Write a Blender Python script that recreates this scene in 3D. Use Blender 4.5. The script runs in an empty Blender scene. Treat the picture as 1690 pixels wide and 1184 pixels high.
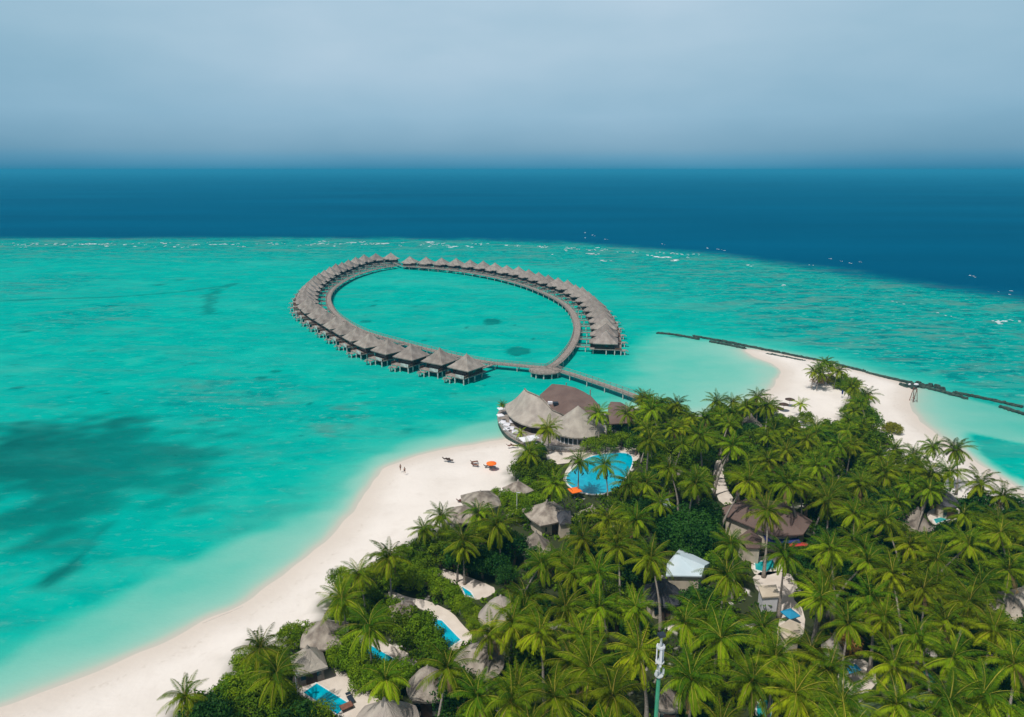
import bpy, math, random
import numpy as np
from mathutils import Vector, Matrix
random.seed(7); rng = np.random.default_rng(7)
sc = bpy.context.scene
C = sc.collection
R = math.radians
F, CX, CY, H = 1127.0, 845.0, 592.0, 75.0
PITCH = math.atan((592-280)/F)
SP, CP = math.sin(PITCH), math.cos(PITCH)
GZ = 1.3                                     # inland ground height

def at(px, py, z=0.0):
    """the place on the level z that lies under a spot of the survey photo"""
    u = (px-CX)/F; v = (CY-py)/F
    t = (H-z)/(SP-v*CP)
    return Vector((u*t, t*(CP+v*SP), z))
def proj(x, y, z):
    d = y*CP-(z-H)*SP
    v = (y*SP+(z-H)*CP)/d
    return CX+F*x/d, CY-F*v, d
def pts(l, z=0.0): return [at(a, b, z) for a, b in l]

def tag(o, label=None, cat=None, group=None, kind=None):
    if label: o['label'] = label
    if cat: o['category'] = cat
    if group: o['group'] = group
    if kind: o['kind'] = kind
    return o
def empty(name, loc, rz=0, s=1.0):
    o = bpy.data.objects.new(name, None); C.objects.link(o)
    o.location = loc; o.rotation_euler = (0, 0, rz); o.scale = (s, s, s)
    o.empty_display_size = .5
    return o
class MB:
    def __init__(s): s.v = []; s.f = []; s.m = []
    def add(s, vs, fs, m=0):
        n = len(s.v); s.v += [tuple(p) for p in vs]
        s.f += [tuple(i+n for i in f) for f in fs]; s.m += [m]*len(fs); return s
    def box(s, c, d, rz=0, m=0, top=1.0):
        x, y, z = (k/2 for k in d); co, si = math.cos(rz), math.sin(rz); vs = []
        for (a, b, e) in ((-1,-1,-1),(1,-1,-1),(1,1,-1),(-1,1,-1),(-1,-1,1),(1,-1,1),(1,1,1),(-1,1,1)):
            k = top if e > 0 else 1
            X, Y = a*x*k, b*y*k
            vs.append((c[0]+X*co-Y*si, c[1]+X*si+Y*co, c[2]+e*z))
        return s.add(vs, [(0,3,2,1),(4,5,6,7),(0,1,5,4),(1,2,6,5),(2,3,7,6),(3,0,4,7)], m)
    def bar(s, p, q, r, r2=None, n=6, m=0):
        p, q = Vector(p), Vector(q); r2 = r if r2 is None else r2
        d = (q-p).normalized(); a = d.cross(Vector((0,0,1)) if abs(d.z) < .9 else Vector((1,0,0))).normalized(); b = d.cross(a)
        vs = []
        for (o, rr) in ((p, r), (q, r2)):
            for k in range(n):
                t = 2*math.pi*k/n; vs.append(o+a*math.cos(t)*rr+b*math.sin(t)*rr)
        fs = [(k, (k+1) % n, n+(k+1) % n, n+k) for k in range(n)]
        fs += [tuple(range(n))[::-1], tuple(range(n, 2*n))]
        return s.add(vs, fs, m)
    def tube(s, ps, rs, n=6, m=0):
        vs = []; fs = []
        for i, p in enumerate(ps):
            p = Vector(p); q = Vector(ps[min(i+1, len(ps)-1)])-Vector(ps[max(i-1, 0)]); d = q.normalized()
            a = d.cross(Vector((0,1,0)) if abs(d.y) < .9 else Vector((1,0,0))).normalized(); b = d.cross(a)
            for k in range(n):
                t = 2*math.pi*k/n; vs.append(p+(a*math.cos(t)+b*math.sin(t))*rs[i])
        for i in range(len(ps)-1):
            for k in range(n):
                fs.append((i*n+k, i*n+(k+1) % n, (i+1)*n+(k+1) % n, (i+1)*n+k))
        fs += [tuple(range(n))[::-1], tuple(range((len(ps)-1)*n, len(ps)*n))]
        return s.add(vs, fs, m)
    def prism(s, poly, z0, z1, m=0):
        n = len(poly); A = sum(poly[i][0]*poly[(i+1) % n][1]-poly[(i+1) % n][0]*poly[i][1] for i in range(n))
        if A < 0: poly = poly[::-1]
        vs = [(p[0], p[1], z0) for p in poly]+[(p[0], p[1], z1) for p in poly]
        fs = [tuple(range(n))[::-1], tuple(range(n, 2*n))]+[(i, (i+1) % n, n+(i+1) % n, n+i) for i in range(n)]
        return s.add(vs, fs, m)
    def rings(s, rs, m=0, cap=True):
        n = len(rs[0]); vs = [p for r in rs for p in r]; fs = []
        for i in range(len(rs)-1):
            for k in range(n): fs.append((i*n+k, i*n+(k+1) % n, (i+1)*n+(k+1) % n, (i+1)*n+k))
        if cap: fs += [tuple(range(n))[::-1], tuple(range((len(rs)-1)*n, len(rs)*n))]
        return s.add(vs, fs, m)
    def mesh(s, name, mats, smooth=False):
        me = bpy.data.meshes.new(name); me.from_pydata(s.v, [], s.f)
        for m in (mats if isinstance(mats, (list, tuple)) else [mats]): me.materials.append(m)
        me.polygons.foreach_set('material_index', s.m)
        if smooth: me.polygons.foreach_set('use_smooth', [True]*len(s.f))
        me.update(); return me
    def build(s, name, mats, parent=None, smooth=False):
        o = bpy.data.objects.new(name, s.mesh(name, mats, smooth)); C.objects.link(o)
        if parent: o.parent = parent
        return o
def link(name, me, parent=None, loc=(0,0,0), rz=0):
    o = bpy.data.objects.new(name, me); C.objects.link(o); o.parent = parent; o.location = loc; o.rotation_euler = (0,0,rz); return o
def children(o, idx={}):
    return [c for c in list(o.children)]
def copy_tree(o, parent=None):
    c = o.copy(); C.objects.link(c); c.parent = parent
    for ch in children(o): copy_tree(ch, c)
    return c

# ------------------------------------------------------------ materials
def mat(name, col, rough=.8, spec=.3, col2=None, scale=1.0, detail=4, bump=0, bscale=None, stretch=(1,1,1), rand=0, attr=None, transl=0, metal=0, contrast=(.35,.65)):
    m = bpy.data.materials.new(name); m.use_nodes = True; nt = m.node_tree; N = nt.nodes; L = nt.links
    b = N['Principled BSDF']; b.inputs['Roughness'].default_value = rough
    b.inputs['Specular IOR Level'].default_value = spec; b.inputs['Metallic'].default_value = metal
    tc = N.new('ShaderNodeTexCoord'); mp = N.new('ShaderNodeMapping'); L.new(tc.outputs['Object'], mp.inputs[0])
    mp.inputs['Scale'].default_value = stretch
    c = N.new('ShaderNodeRGB'); c.outputs[0].default_value = (*col, 1); out = c.outputs[0]
    if col2:
        n = N.new('ShaderNodeTexNoise'); n.inputs['Scale'].default_value = scale; n.inputs['Detail'].default_value = detail
        L.new(mp.outputs[0], n.inputs['Vector'])
        r = N.new('ShaderNodeMapRange'); r.inputs[1].default_value, r.inputs[2].default_value = contrast; L.new(n.outputs[0], r.inputs[0])
        x = N.new('ShaderNodeMix'); x.data_type = 'RGBA'; L.new(r.outputs[0], x.inputs[0]); L.new(out, x.inputs[6]); x.inputs[7].default_value = (*col2, 1); out = x.outputs[2]
    if attr:
        a = N.new('ShaderNodeAttribute'); a.attribute_name = attr[0]
        x = N.new('ShaderNodeMix'); x.data_type = 'RGBA'; L.new(a.outputs['Fac'], x.inputs[0]); L.new(out, x.inputs[6]); x.inputs[7].default_value = (*attr[1], 1); out = x.outputs[2]
    if rand:
        oi = N.new('ShaderNodeObjectInfo'); hs = N.new('ShaderNodeHueSaturation')
        r1 = N.new('ShaderNodeMapRange'); r1.inputs[3].default_value = 1-rand; r1.inputs[4].default_value = 1+rand; L.new(oi.outputs['Random'], r1.inputs[0])
        ml = N.new('ShaderNodeMath'); ml.operation = 'MULTIPLY'; ml.inputs[1].default_value = 7.13; L.new(oi.outputs['Random'], ml.inputs[0])
        fr = N.new('ShaderNodeMath'); fr.operation = 'FRACT'; L.new(ml.outputs[0], fr.inputs[0])
        r2 = N.new('ShaderNodeMapRange'); r2.inputs[3].default_value = .5-rand*.07; r2.inputs[4].default_value = .5+rand*.05; L.new(fr.outputs[0], r2.inputs[0])
        L.new(r2.outputs[0], hs.inputs['Hue']); L.new(r1.outputs[0], hs.inputs['Value']); L.new(out, hs.inputs['Color']); out = hs.outputs[0]
    L.new(out, b.inputs['Base Color'])
    if bump:
        n2 = N.new('ShaderNodeTexNoise'); n2.inputs['Scale'].default_value = bscale or scale*2; n2.inputs['Detail'].default_value = 3
        L.new(mp.outputs[0], n2.inputs['Vector']); bp = N.new('ShaderNodeBump'); bp.inputs['Strength'].default_value = bump; bp.inputs['Distance'].default_value = .3
        L.new(n2.outputs[0], bp.inputs['Height']); L.new(bp.outputs[0], b.inputs['Normal'])
    if transl:
        t = N.new('ShaderNodeBsdfTranslucent'); L.new(out, t.inputs[0]); ms = N.new('ShaderNodeMixShader'); ms.inputs[0].default_value = transl
        L.new(b.outputs[0], ms.inputs[1]); L.new(t.outputs[0], ms.inputs[2]); L.new(ms.outputs[0], N['Material Output'].inputs[0])
    return m
M = {}
M['thatch'] = mat('thatch', (.27,.24,.21), .95, .05, (.37,.335,.29), .5, 6, .45, 6, (1,1,.5), rand=.12)
M['thatch_worn'] = mat('thatch_worn', (.15,.125,.105), .95, .05, (.36,.32,.27), .6, 8, .5, 6, (1,1,.5), rand=.1)
M['thatch_dark'] = mat('thatch_dark', (.045,.05,.06), .9, .1, (.10,.10,.11), .6, 6, .8, 6)
M['thatch_villa'] = mat('weathered_thatch', (.185,.16,.142), .95, .05, (.285,.255,.228), .45, 7, .5, 6, (1,1,.5), rand=.16)
M['brown'] = mat('brown_roofing', (.115,.078,.068), .8, .15, (.15,.105,.09), .25, 5, .3, 5)
M['white_roof'] = mat('white_metal_roofing', (.42,.52,.57), .5, .4, (.50,.58,.62), .3, 4)
M['tan_roof'] = mat('tan_roofing', (.42,.36,.28), .8, .2, (.50,.44,.35), .4, 5)
M['wood'] = mat('weathered_wood', (.20,.17,.15), .85, .1, (.30,.265,.235), 1.2, 5, .4, 8)
M['wood_dark'] = mat('dark_wood', (.045,.03,.024), .8, .15, (.08,.052,.04), 1.5, 4)
M['wood_red'] = mat('reddish_wood', (.20,.09,.06), .8, .15, (.13,.06,.045), 2, 4)
M['pile'] = mat('concrete_pile', (.55,.56,.54), .8, .2, (.28,.31,.29), 1.0, 4)
M['white'] = mat('white_paint', (.62,.62,.65), .6, .3, (.66,.66,.70), 1.5, 3)
M['cream'] = mat('cream_paving', (.60,.54,.48), .85, .15, (.52,.46,.40), .5, 6, .15, 6)
M['cream2'] = mat('cream_wall', (.55,.48,.38), .85, .15, (.42,.37,.30), .8, 4)
M['glass'] = mat('dark_glass', (.02,.035,.04), .1, .5)
M['pool'] = mat('pool_water', (.0,.29,.42), .06, .5, (.0,.38,.50), .7, 3, .08, 3)
M['pool_teal'] = mat('teal_pool_water', (.01,.25,.26), .06, .5, (.02,.33,.33), .7, 3, .08, 3)
M['coping'] = mat('pool_coping', (.62,.64,.62), .6, .3)
M['orange'] = mat('orange_canvas', (.85,.16,.02), .7, .2)
M['navy'] = mat('navy_canvas', (.025,.035,.16), .7, .2)
M['red'] = mat('red_canvas', (.42,.03,.04), .7, .2)
M['blue'] = mat('blue_canvas', (.02,.22,.38), .7, .2)
M['teal'] = mat('teal_canvas', (.0,.26,.28), .7, .2)
M['green_paint'] = mat('green_paint', (.02,.22,.12), .45, .4, (.03,.27,.15), .8, 3)
M['olive'] = mat('olive_roofing', (.10,.15,.07), .7, .2, (.14,.20,.10), .6, 5)
M['steel'] = mat('galvanised_steel', (.42,.45,.45), .4, .5)
M['black'] = mat('black_plastic', (.02,.03,.045), .5, .3)
M['rock'] = mat('wet_rock', (.015,.04,.035), .85, .2, (.06,.09,.07), 1.2, 5, .8, 3)
M['bark'] = mat('palm_bark', (.22,.19,.16), .9, .1, (.34,.30,.26), 3, 4, .5, 6, (1,1,3))
M['bark2'] = mat('tree_bark', (.12,.09,.07), .9, .1)
M['frond'] = mat('palm_leaf', (.040,.094,.002), .7, .05, None, attr=('tint', (.255,.35,.005)), rand=.3, transl=.25)
M['rib'] = mat('palm_rib', (.26,.24,.03), .7, .15, None, attr=('tint', (.42,.36,.04)), rand=.2)
M['frond_dead'] = mat('dry_palm_leaf', (.28,.19,.09), .8, .1, (.20,.14,.07), 2, 3, rand=.15, transl=.2)
M['leafA'] = mat('bright_leaf', (.075,.155,.004), .65, .08, None, attr=('tint', (.21,.32,.008)), rand=.15, transl=.25)
M['leafB'] = mat('mid_leaf', (.038,.095,.004), .65, .08, None, attr=('tint', (.145,.235,.007)), rand=.22, transl=.22)
M['leafC'] = mat('dark_leaf', (.012,.052,.006), .6, .12, None, attr=('tint', (.032,.105,.009)), rand=.12, transl=.2)
M['leafY'] = mat('yellow_green_leaf', (.19,.20,.012), .55, .15, None, attr=('tint', (.27,.27,.02)), rand=.1, transl=.25)
M['leafO'] = mat('orange_leaf', (.24,.12,.03), .6, .2, None, attr=('tint', (.33,.19,.05)), transl=.25)
M['foam'] = mat('sea_foam', (.8,.84,.85), .7, .3, (.55,.72,.74), .5, 4)
M['skin'] = mat('skin', (.32,.17,.11), .6, .3)
M['cloth'] = mat('dark_swimwear', (.02,.02,.035), .8, .2)
M['hair'] = mat('dark_hair', (.015,.01,.008), .6, .3)
M['cushion'] = mat('grey_cushion', (.30,.30,.31), .9, .1)

# ------------------------------------------------------------ world, sun, camera
w = bpy.data.worlds.new('World'); sc.world = w; w.use_nodes = True
nt = w.node_tree; N = nt.nodes; L = nt.links; bg = N['Background']
EL, TR = R(62), Vector((.38, .42, 0))
sky = N.new('ShaderNodeTexSky'); sky.sky_type = 'NISHITA'; sky.sun_disc = False
sky.sun_elevation = EL; sky.sun_rotation = math.atan2(-TR.x, -TR.y)
sky.dust_density = 3; sky.air_density = 1.2
mulS = N.new('ShaderNodeMix'); mulS.data_type = 'RGBA'; mulS.blend_type = 'MULTIPLY'; mulS.inputs[0].default_value = 1
L.new(sky.outputs[0], mulS.inputs[6]); mulS.inputs[7].default_value = (.78,.74,.68,1)
tc = N.new('ShaderNodeTexCoord'); sep = N.new('ShaderNodeSeparateXYZ'); L.new(tc.outputs['Generated'], sep.inputs[0])
asn = N.new('ShaderNodeMath'); asn.operation = 'ARCSINE'; L.new(sep.outputs[2], asn.inputs[0])
mr = N.new('ShaderNodeMapRange'); mr.inputs[1].default_value = R(-1); mr.inputs[2].default_value = R(25); L.new(asn.outputs[0], mr.inputs[0])
# thin high cloud and far haze over the sea: colours given as they are seen, divided by the strength below
ST = .1
cr = N.new('ShaderNodeValToRGB'); L.new(mr.outputs[0], cr.inputs[0])
stops = [(0,(.035,.23,.375)),(1.0/26,(.04,.235,.385)),(1.35/26,(.075,.27,.425)),(1.9/26,(.12,.32,.475)),(2.5/26,(.185,.365,.505)),(3.2/26,(.22,.40,.54)),(5/26,(.285,.475,.62)),(10/26,(.375,.55,.68)),(14/26,(.40,.57,.70)),(1,(.38,.55,.70))]
cr.color_ramp.elements[0].position = 0; cr.color_ramp.elements[1].position = 1
for p, c in stops[1:-1]: cr.color_ramp.elements.new(p)
for e, (p, c) in zip(cr.color_ramp.elements, stops): e.position = p; e.color = (*c, 1)
mp = N.new('ShaderNodeMapping'); mp.inputs['Scale'].default_value = (1.6,1.6,5); mp.inputs['Location'].default_value = (.3,0,.4); L.new(tc.outputs['Generated'], mp.inputs[0])
nz = N.new('ShaderNodeTexNoise'); nz.inputs['Scale'].default_value = 1.6; nz.inputs['Detail'].default_value = 5; L.new(mp.outputs[0], nz.inputs['Vector'])
# the cloud is thickest and brightest ahead, thinner and bluer to either side
az = N.new('ShaderNodeMath'); az.operation = 'ARCTAN2'; L.new(sep.outputs[0], az.inputs[0]); L.new(sep.outputs[1], az.inputs[1])
az2 = N.new('ShaderNodeMath'); az2.operation = 'ABSOLUTE'; L.new(az.outputs[0], az2.inputs[0])
azr = N.new('ShaderNodeMapRange'); azr.interpolation_type = 'SMOOTHERSTEP'; azr.inputs[1].default_value = .15; azr.inputs[2].default_value = .75; azr.inputs[3].default_value = 1.03; azr.inputs[4].default_value = .9
L.new(az2.outputs[0], azr.inputs[0])
nr = N.new('ShaderNodeMapRange'); nr.inputs[1].default_value = .3; nr.inputs[2].default_value = .7; nr.inputs[3].default_value = .93; nr.inputs[4].default_value = 1.09; L.new(nz.outputs[0], nr.inputs[0])
mm = N.new('ShaderNodeMath'); mm.operation = 'MULTIPLY'; L.new(azr.outputs[0], mm.inputs[0]); L.new(nr.outputs[0], mm.inputs[1])
gm = N.new('ShaderNodeCombineColor'); 
pw = N.new('ShaderNodeMath'); pw.operation = 'POWER'; pw.inputs[1].default_value = 1.9; L.new(mm.outputs[0], pw.inputs[0])
pw2 = N.new('ShaderNodeMath'); pw2.operation = 'POWER'; pw2.inputs[1].default_value = .75; L.new(mm.outputs[0], pw2.inputs[0])
L.new(pw.outputs[0], gm.inputs[0]); L.new(mm.outputs[0], gm.inputs[1]); L.new(pw2.outputs[0], gm.inputs[2])
cm = N.new('ShaderNodeMix'); cm.data_type = 'RGBA'; cm.blend_type = 'MULTIPLY'; cm.inputs[0].default_value = 1
L.new(cr.outputs[0], cm.inputs[6]); L.new(gm.outputs[0], cm.inputs[7])
vs_ = N.new('ShaderNodeVectorMath'); vs_.operation = 'SCALE'; vs_.inputs['Scale'].default_value = 1/ST; L.new(cm.outputs[2], vs_.inputs[0])
up = N.new('ShaderNodeMapRange'); up.interpolation_type = 'SMOOTHSTEP'; up.inputs[1].default_value = R(14); up.inputs[2].default_value = R(40); L.new(asn.outputs[0], up.inputs[0])
mx = N.new('ShaderNodeMix'); mx.data_type = 'RGBA'; L.new(up.outputs[0], mx.inputs[0]); L.new(vs_.outputs[0], mx.inputs[6]); L.new(mulS.outputs[2], mx.inputs[7])
L.new(mx.outputs[2], bg.inputs[0]); bg.inputs[1].default_value = ST
sl = bpy.data.lights.new('sun', 'SUN'); sl.energy = 3.9; sl.angle = R(.8); sl.color = (1,.955,.89)
so = bpy.data.objects.new('sun', sl); C.objects.link(so)
d = TR.normalized()*math.cos(EL)+Vector((0,0,-math.sin(EL))); so.rotation_euler = d.to_track_quat('-Z', 'Y').to_euler(); so.location = (0,0,120)
cd = bpy.data.cameras.new('camera'); co_ = bpy.data.objects.new('camera', cd); C.objects.link(co_); sc.camera = co_
cd.sensor_width = 36; cd.lens = F/1690*36; cd.clip_end = 60000; cd.clip_start = .5
co_.location = (0,0,H); co_.rotation_euler = (math.pi/2-PITCH, 0, 0)
sc.view_settings.view_transform = 'Standard'; sc.view_settings.look = 'None'; sc.view_settings.exposure = 0; sc.view_settings.gamma = 1
sc.render.engine = 'CYCLES'
sc.cycles.max_bounces = 5; sc.cycles.diffuse_bounces = 3; sc.cycles.glossy_bounces = 2; sc.cycles.transmission_bounces = 2; sc.cycles.transparent_max_bounces = 6; sc.cycles.volume_bounces = 0
# ------------------------------------------------------------ land and sea
def seg_dist(X, Y, poly, closed=True):
    D = np.full(X.shape, 1e18); n = len(poly)
    for i in range(n if closed else n-1):
        ax, ay = poly[i][0], poly[i][1]; bx, by = poly[(i+1) % n][0], poly[(i+1) % n][1]
        dx, dy = bx-ax, by-ay; l = dx*dx+dy*dy+1e-9
        t = np.clip(((X-ax)*dx+(Y-ay)*dy)/l, 0, 1)
        D = np.minimum(D, (X-ax-t*dx)**2+(Y-ay-t*dy)**2)
    return np.sqrt(D)
def inside(X, Y, poly):
    I = np.zeros(np.shape(X), bool); n = len(poly)
    for i in range(n):
        ax, ay = poly[i][0], poly[i][1]; bx, by = poly[(i+1) % n][0], poly[(i+1) % n][1]
        if ay == by: continue
        c = ((ay > Y) != (by > Y)) & (X < (bx-ax)*(Y-ay)/(by-ay)+ax); I ^= c
    return I
def sdist(X, Y, poly):
    d = seg_dist(X, Y, poly); return np.where(inside(X, Y, poly), -d, d)
def smooth(a, b, x):
    t = np.clip((x-a)/(b-a), 0, 1); return t*t*(3-2*t)
def wob(X, Y, s, seed):
    r = np.random.default_rng(seed); o = np.zeros(np.shape(X))
    for k in range(6):
        a = r.uniform(0, 6.28); f = (1.0+.55*k)/s; p = r.uniform(0, 6.28)
        o += np.sin((X*math.cos(a)+Y*math.sin(a))*f*2*math.pi+p+1.3*np.sin((Y*math.cos(a)-X*math.sin(a))*f*3.1+p*2))/(1+.5*k)
    return o/2.2
def chaikin(poly, n=2, closed=True):
    for _ in range(n):
        q = []
        m = len(poly)
        if not closed: q.append(poly[0])
        for i in range(m if closed else m-1):
            a, b = Vector(poly[i]), Vector(poly[(i+1) % m]); q += [a*.75+b*.25, a*.25+b*.75]
        if not closed: q.append(poly[-1])
        poly = q
    return poly
SHORE = [(0,1162),(99,1133),(197,1093),(296,1047),(345,1022),(400,1000),(444,965),(493,931),(543,891),(578,852),(600,818),(622,785),(650,765),(700,749),(760,737),(810,728),
 (840,724),(880,700),(930,690),(1000,682),(1060,672),(1110,684),(1150,690),(1210,678),(1262,652),(1281,633),(1290,613),(1277,600),(1242,589),(1226,576),(1262,579),(1310,588),(1350,595),(1400,607),(1440,617),(1490,631),
 (1508,638),(1506,646),(1500,658),(1503,672),(1516,694),(1540,712),(1567,730),(1593,748),(1643,784),(1690,812),(1760,850)]
land = pts(SHORE)
land = [Vector((-60,-120,0)), Vector((-150,-60,0)), Vector((-95,58,0))]+land+[Vector((120,95,0)), Vector((150,40,0)), Vector((120,-120,0))]
land = chaikin(land, 2)
EDGE = pts([(-700,391),(-200,391.5),(0,392),(300,391),(600,391.5),(800,394),(900,398),(1000,402),(1100,410),(1200,419),(1300,432),(1400,447),(1500,462),(1600,476),(1690,488),(1900,520),(2300,600)])
deepP = EDGE+[Vector((3000,200,0)), Vector((30000,200,0)), Vector((30000,30000,0)), Vector((-30000,30000,0)), Vector((-30000,EDGE[0].y,0))]
PL = pts([(-260,1170),(-60,1120),(0,1093),(120,1025),(247,950),(330,915),(410,881),(480,860),(543,837),(578,806),(600,775),(640,748),(700,724),(760,706),(822,694),(860,690),(860,760),(700,900),(300,1184),(-300,1400)])
PR = pts([(1030,620),(1050,580),(1070,558),(1088,549),(1153,557),(1228,571),(1300,583),(1300,700),(1100,700),(1040,660)])
PS = pts([(1500,634),(1560,650),(1650,672),(1760,702),(1780,750),(1690,733),(1640,722),(1600,713),(1593,722),(1605,745),(1640,775),(1680,799),(1760,835),(1600,850),(1450,700)])
GR = pts([(-160,712),(0,716),(74,696),(197,689),(276,713),(375,730),(355,765),(316,812),(255,832),(197,837),(163,868),(74,905),(-60,925),(-200,930)])
HOLE = pts([(-20,808),(40,806),(62,818),(50,832),(-20,850)])
ST1 = pts([(50,968),(70,948),(110,930),(140,895),(172,862),(184,862),(160,900),(120,945),(78,972)])
LN1 = pts([(-60,500),(0,497),(100,493),(200,490),(300,482),(385,470)])
LN2 = pts([(388,469),(362,476),(347,488),(343,505),(348,518)])
def grid(xs, ys, name):
    nx, ny = len(xs), len(ys); X, Y = np.meshgrid(xs, ys); V = np.zeros((nx*ny, 3)); V[:, 0] = X.ravel(); V[:, 1] = Y.ravel()
    i = np.arange(nx*ny).reshape(ny, nx); q = np.stack([i[:-1,:-1], i[:-1,1:], i[1:,1:], i[1:,:-1]], -1).reshape(-1)
    return V, q
def np_mesh(name, V, q, k=4, smooth_=False):
    me = bpy.data.meshes.new(name); nf = len(q)//k
    me.vertices.add(len(V)); me.vertices.foreach_set('co', V.astype(np.float32).ravel())
    me.loops.add(len(q)); me.loops.foreach_set('vertex_index', q.astype(np.int32))
    me.polygons.add(nf); me.polygons.foreach_set('loop_start', np.arange(0, len(q), k, dtype=np.int32)); me.polygons.foreach_set('loop_total', np.full(nf, k, np.int32))
    if smooth_: me.polygons.foreach_set('use_smooth', np.ones(nf, bool))
    me.update(calc_edges=True); return me
def grow(a, b, step, far, k=1.12):
    core = list(np.arange(a, b+.01, step)); s = step; x = b
    while x < far[1]: s *= k; x += s; core.append(x)
    s = step; x = a; pre = []
    while x > far[0]: s *= k; x -= s; pre.append(x)
    return np.array(pre[::-1]+core)
xs = grow(-210, 230, 1.4, (-24000, 24000)); ys = grow(60, 330, 1.4, (-400, 560), 1.02)
ys = np.concatenate([ys, grow(ys[-1]+4, 760, 4, (1e9, 24000), 1.1)])
V, q = grid(xs, ys, 'sea'); X, Y = V[:, 0], V[:, 1]
sea = np_mesh('sea', V, q, smooth_=True)
ds = sdist(X, Y, land)+wob(X, Y, 22, 3)*.5
t_out = 1-.55*np.exp(-np.maximum(ds, 0)/9)
def zone(P, soft, seed, wa): return smooth(-soft, soft, -(sdist(X, Y, P)+wob(X, Y, 25, seed)*wa))
zl = zone(PL, 3.5, 1, 2.0); zr = zone(PR, 13, 2, 3); zs = zone(PS, 2.5, 5, .8)
L0 = np.where(zr > .5, 10.0, np.where(zs > .5, 9.0, 4.8))
t_in = .08+.56*(1-np.exp(-np.maximum(ds, 0)/L0))
wz = np.maximum(np.maximum(zl, zr), zs)
T = t_out*(1-wz)+np.minimum(t_in, t_out)*wz
PH = pts([(1595,714),(1640,722),(1690,732),(1800,755),(1800,850),(1690,797),(1662,784),(1635,765),(1608,740)]); T = np.maximum(T, zone(PH, 1.6, 6, .5)*1.0)
T = np.where(ds < 0, 0, np.minimum(T, np.maximum(ds, 0)/1.2*.2+.02+.0*T) if False else T*smooth(-.5, 2.5, ds))
# light and dark sand showing through the lagoon, ring interior slightly darker
gr = zone(GR, 13, 7, 11)*(1-zone(HOLE, 3, 8, 3)*.9)
gr *= .62+.38*smooth(-70, -160, X)*1
gr = np.maximum(gr, zone(ST1, 2.0, 9, 1.5)*.95)
gr = np.maximum(gr, smooth(3.2, .8, seg_dist(X, Y, LN1, False)+wob(X, Y, 30, 4)*1.2)*.5)
gr = np.maximum(gr, smooth(5, 1, seg_dist(X, Y, LN2, False)+wob(X, Y, 12, 6)*3)*.5)
for (a, b, rx, ry) in [(855,580,5.0,7.5),(812,531,4.5,8),(848,537,1,2),(615,505,2,3),(620,497,1.5,2),(770,541,1.2,2),(175,650,1.2,1.2),(510,667,1,1.2),(40,548,3,3),(10,708,4,3),(432,624,2.5,2),(880,560,1.2,2),(603,531,3,3),(30,640,2,2),(700,562,1.5,1.5),(455,613,2,2),(1120,556,4,1.2),(190,505,4,2),(610,437,4,4),(298,462,4,4),(262,470,4,4),(545,690,1.2,1)]:
    p = at(a, b); r = np.sqrt(((X-p.x)/rx)**2+((Y-p.y)/ry)**2)+wob(X, Y, 9, int(a))*.18
    gr = np.maximum(gr, smooth(1.15, .85, r)*(.72 if rx > 4 and a > 800 and a < 900 else .6))
rr = np.random.default_rng(4)
for k in range(90):
    a = rr.uniform(-100, 760); b = rr.uniform(480, 720); p = at(a, b)
    if inside(np.array([p.x]), np.array([p.y]), land)[0]: continue
    rx = rr.uniform(.5, 2.2); ry = rr.uniform(.5, 1.6); r = np.sqrt(((X-p.x)/rx)**2+((Y-p.y)/ry)**2)
    gr = np.maximum(gr, smooth(1.4, .5, r)*rr.uniform(.2, .5))
dE = -sdist(X, Y, deepP)                       # positive beyond the reef edge
deep = smooth(-48, 16, dE+wob(X, Y, 90, 11)*9+wob(X, Y, 23, 12)*4)
RC, RR = at(760, 500), 90
ringin = np.sqrt(((X-at(748,500).x)/95)**2+((Y-at(748,492).y)/140)**2)
mot = smooth(-330, -60, dE)*smooth(.9, 1.25, ringin)
mot = np.maximum(mot, smooth(60, 160, X)*smooth(150, 260, Y)*.95*smooth(0, 30, ds)*(1-wz))
mot = np.maximum(mot, .22)
for (a, b, R_) in [(400,660,26),(330,650,20),(150,520,40),(60,470,60),(560,690,14)]:
    p = at(a, b); mot = np.maximum(mot, smooth(R_*1.2, R_*.3, np.hypot(X-p.x, (Y-p.y)*.8)+wob(X, Y, 18, a)*6)*.6)
at1 = sea.attributes.new('sea', 'FLOAT_COLOR', 'POINT')
A = np.stack([T, np.clip(gr, 0, 1), mot, deep], -1).astype(np.float32); at1.data.foreach_set('color', A.ravel())
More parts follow.
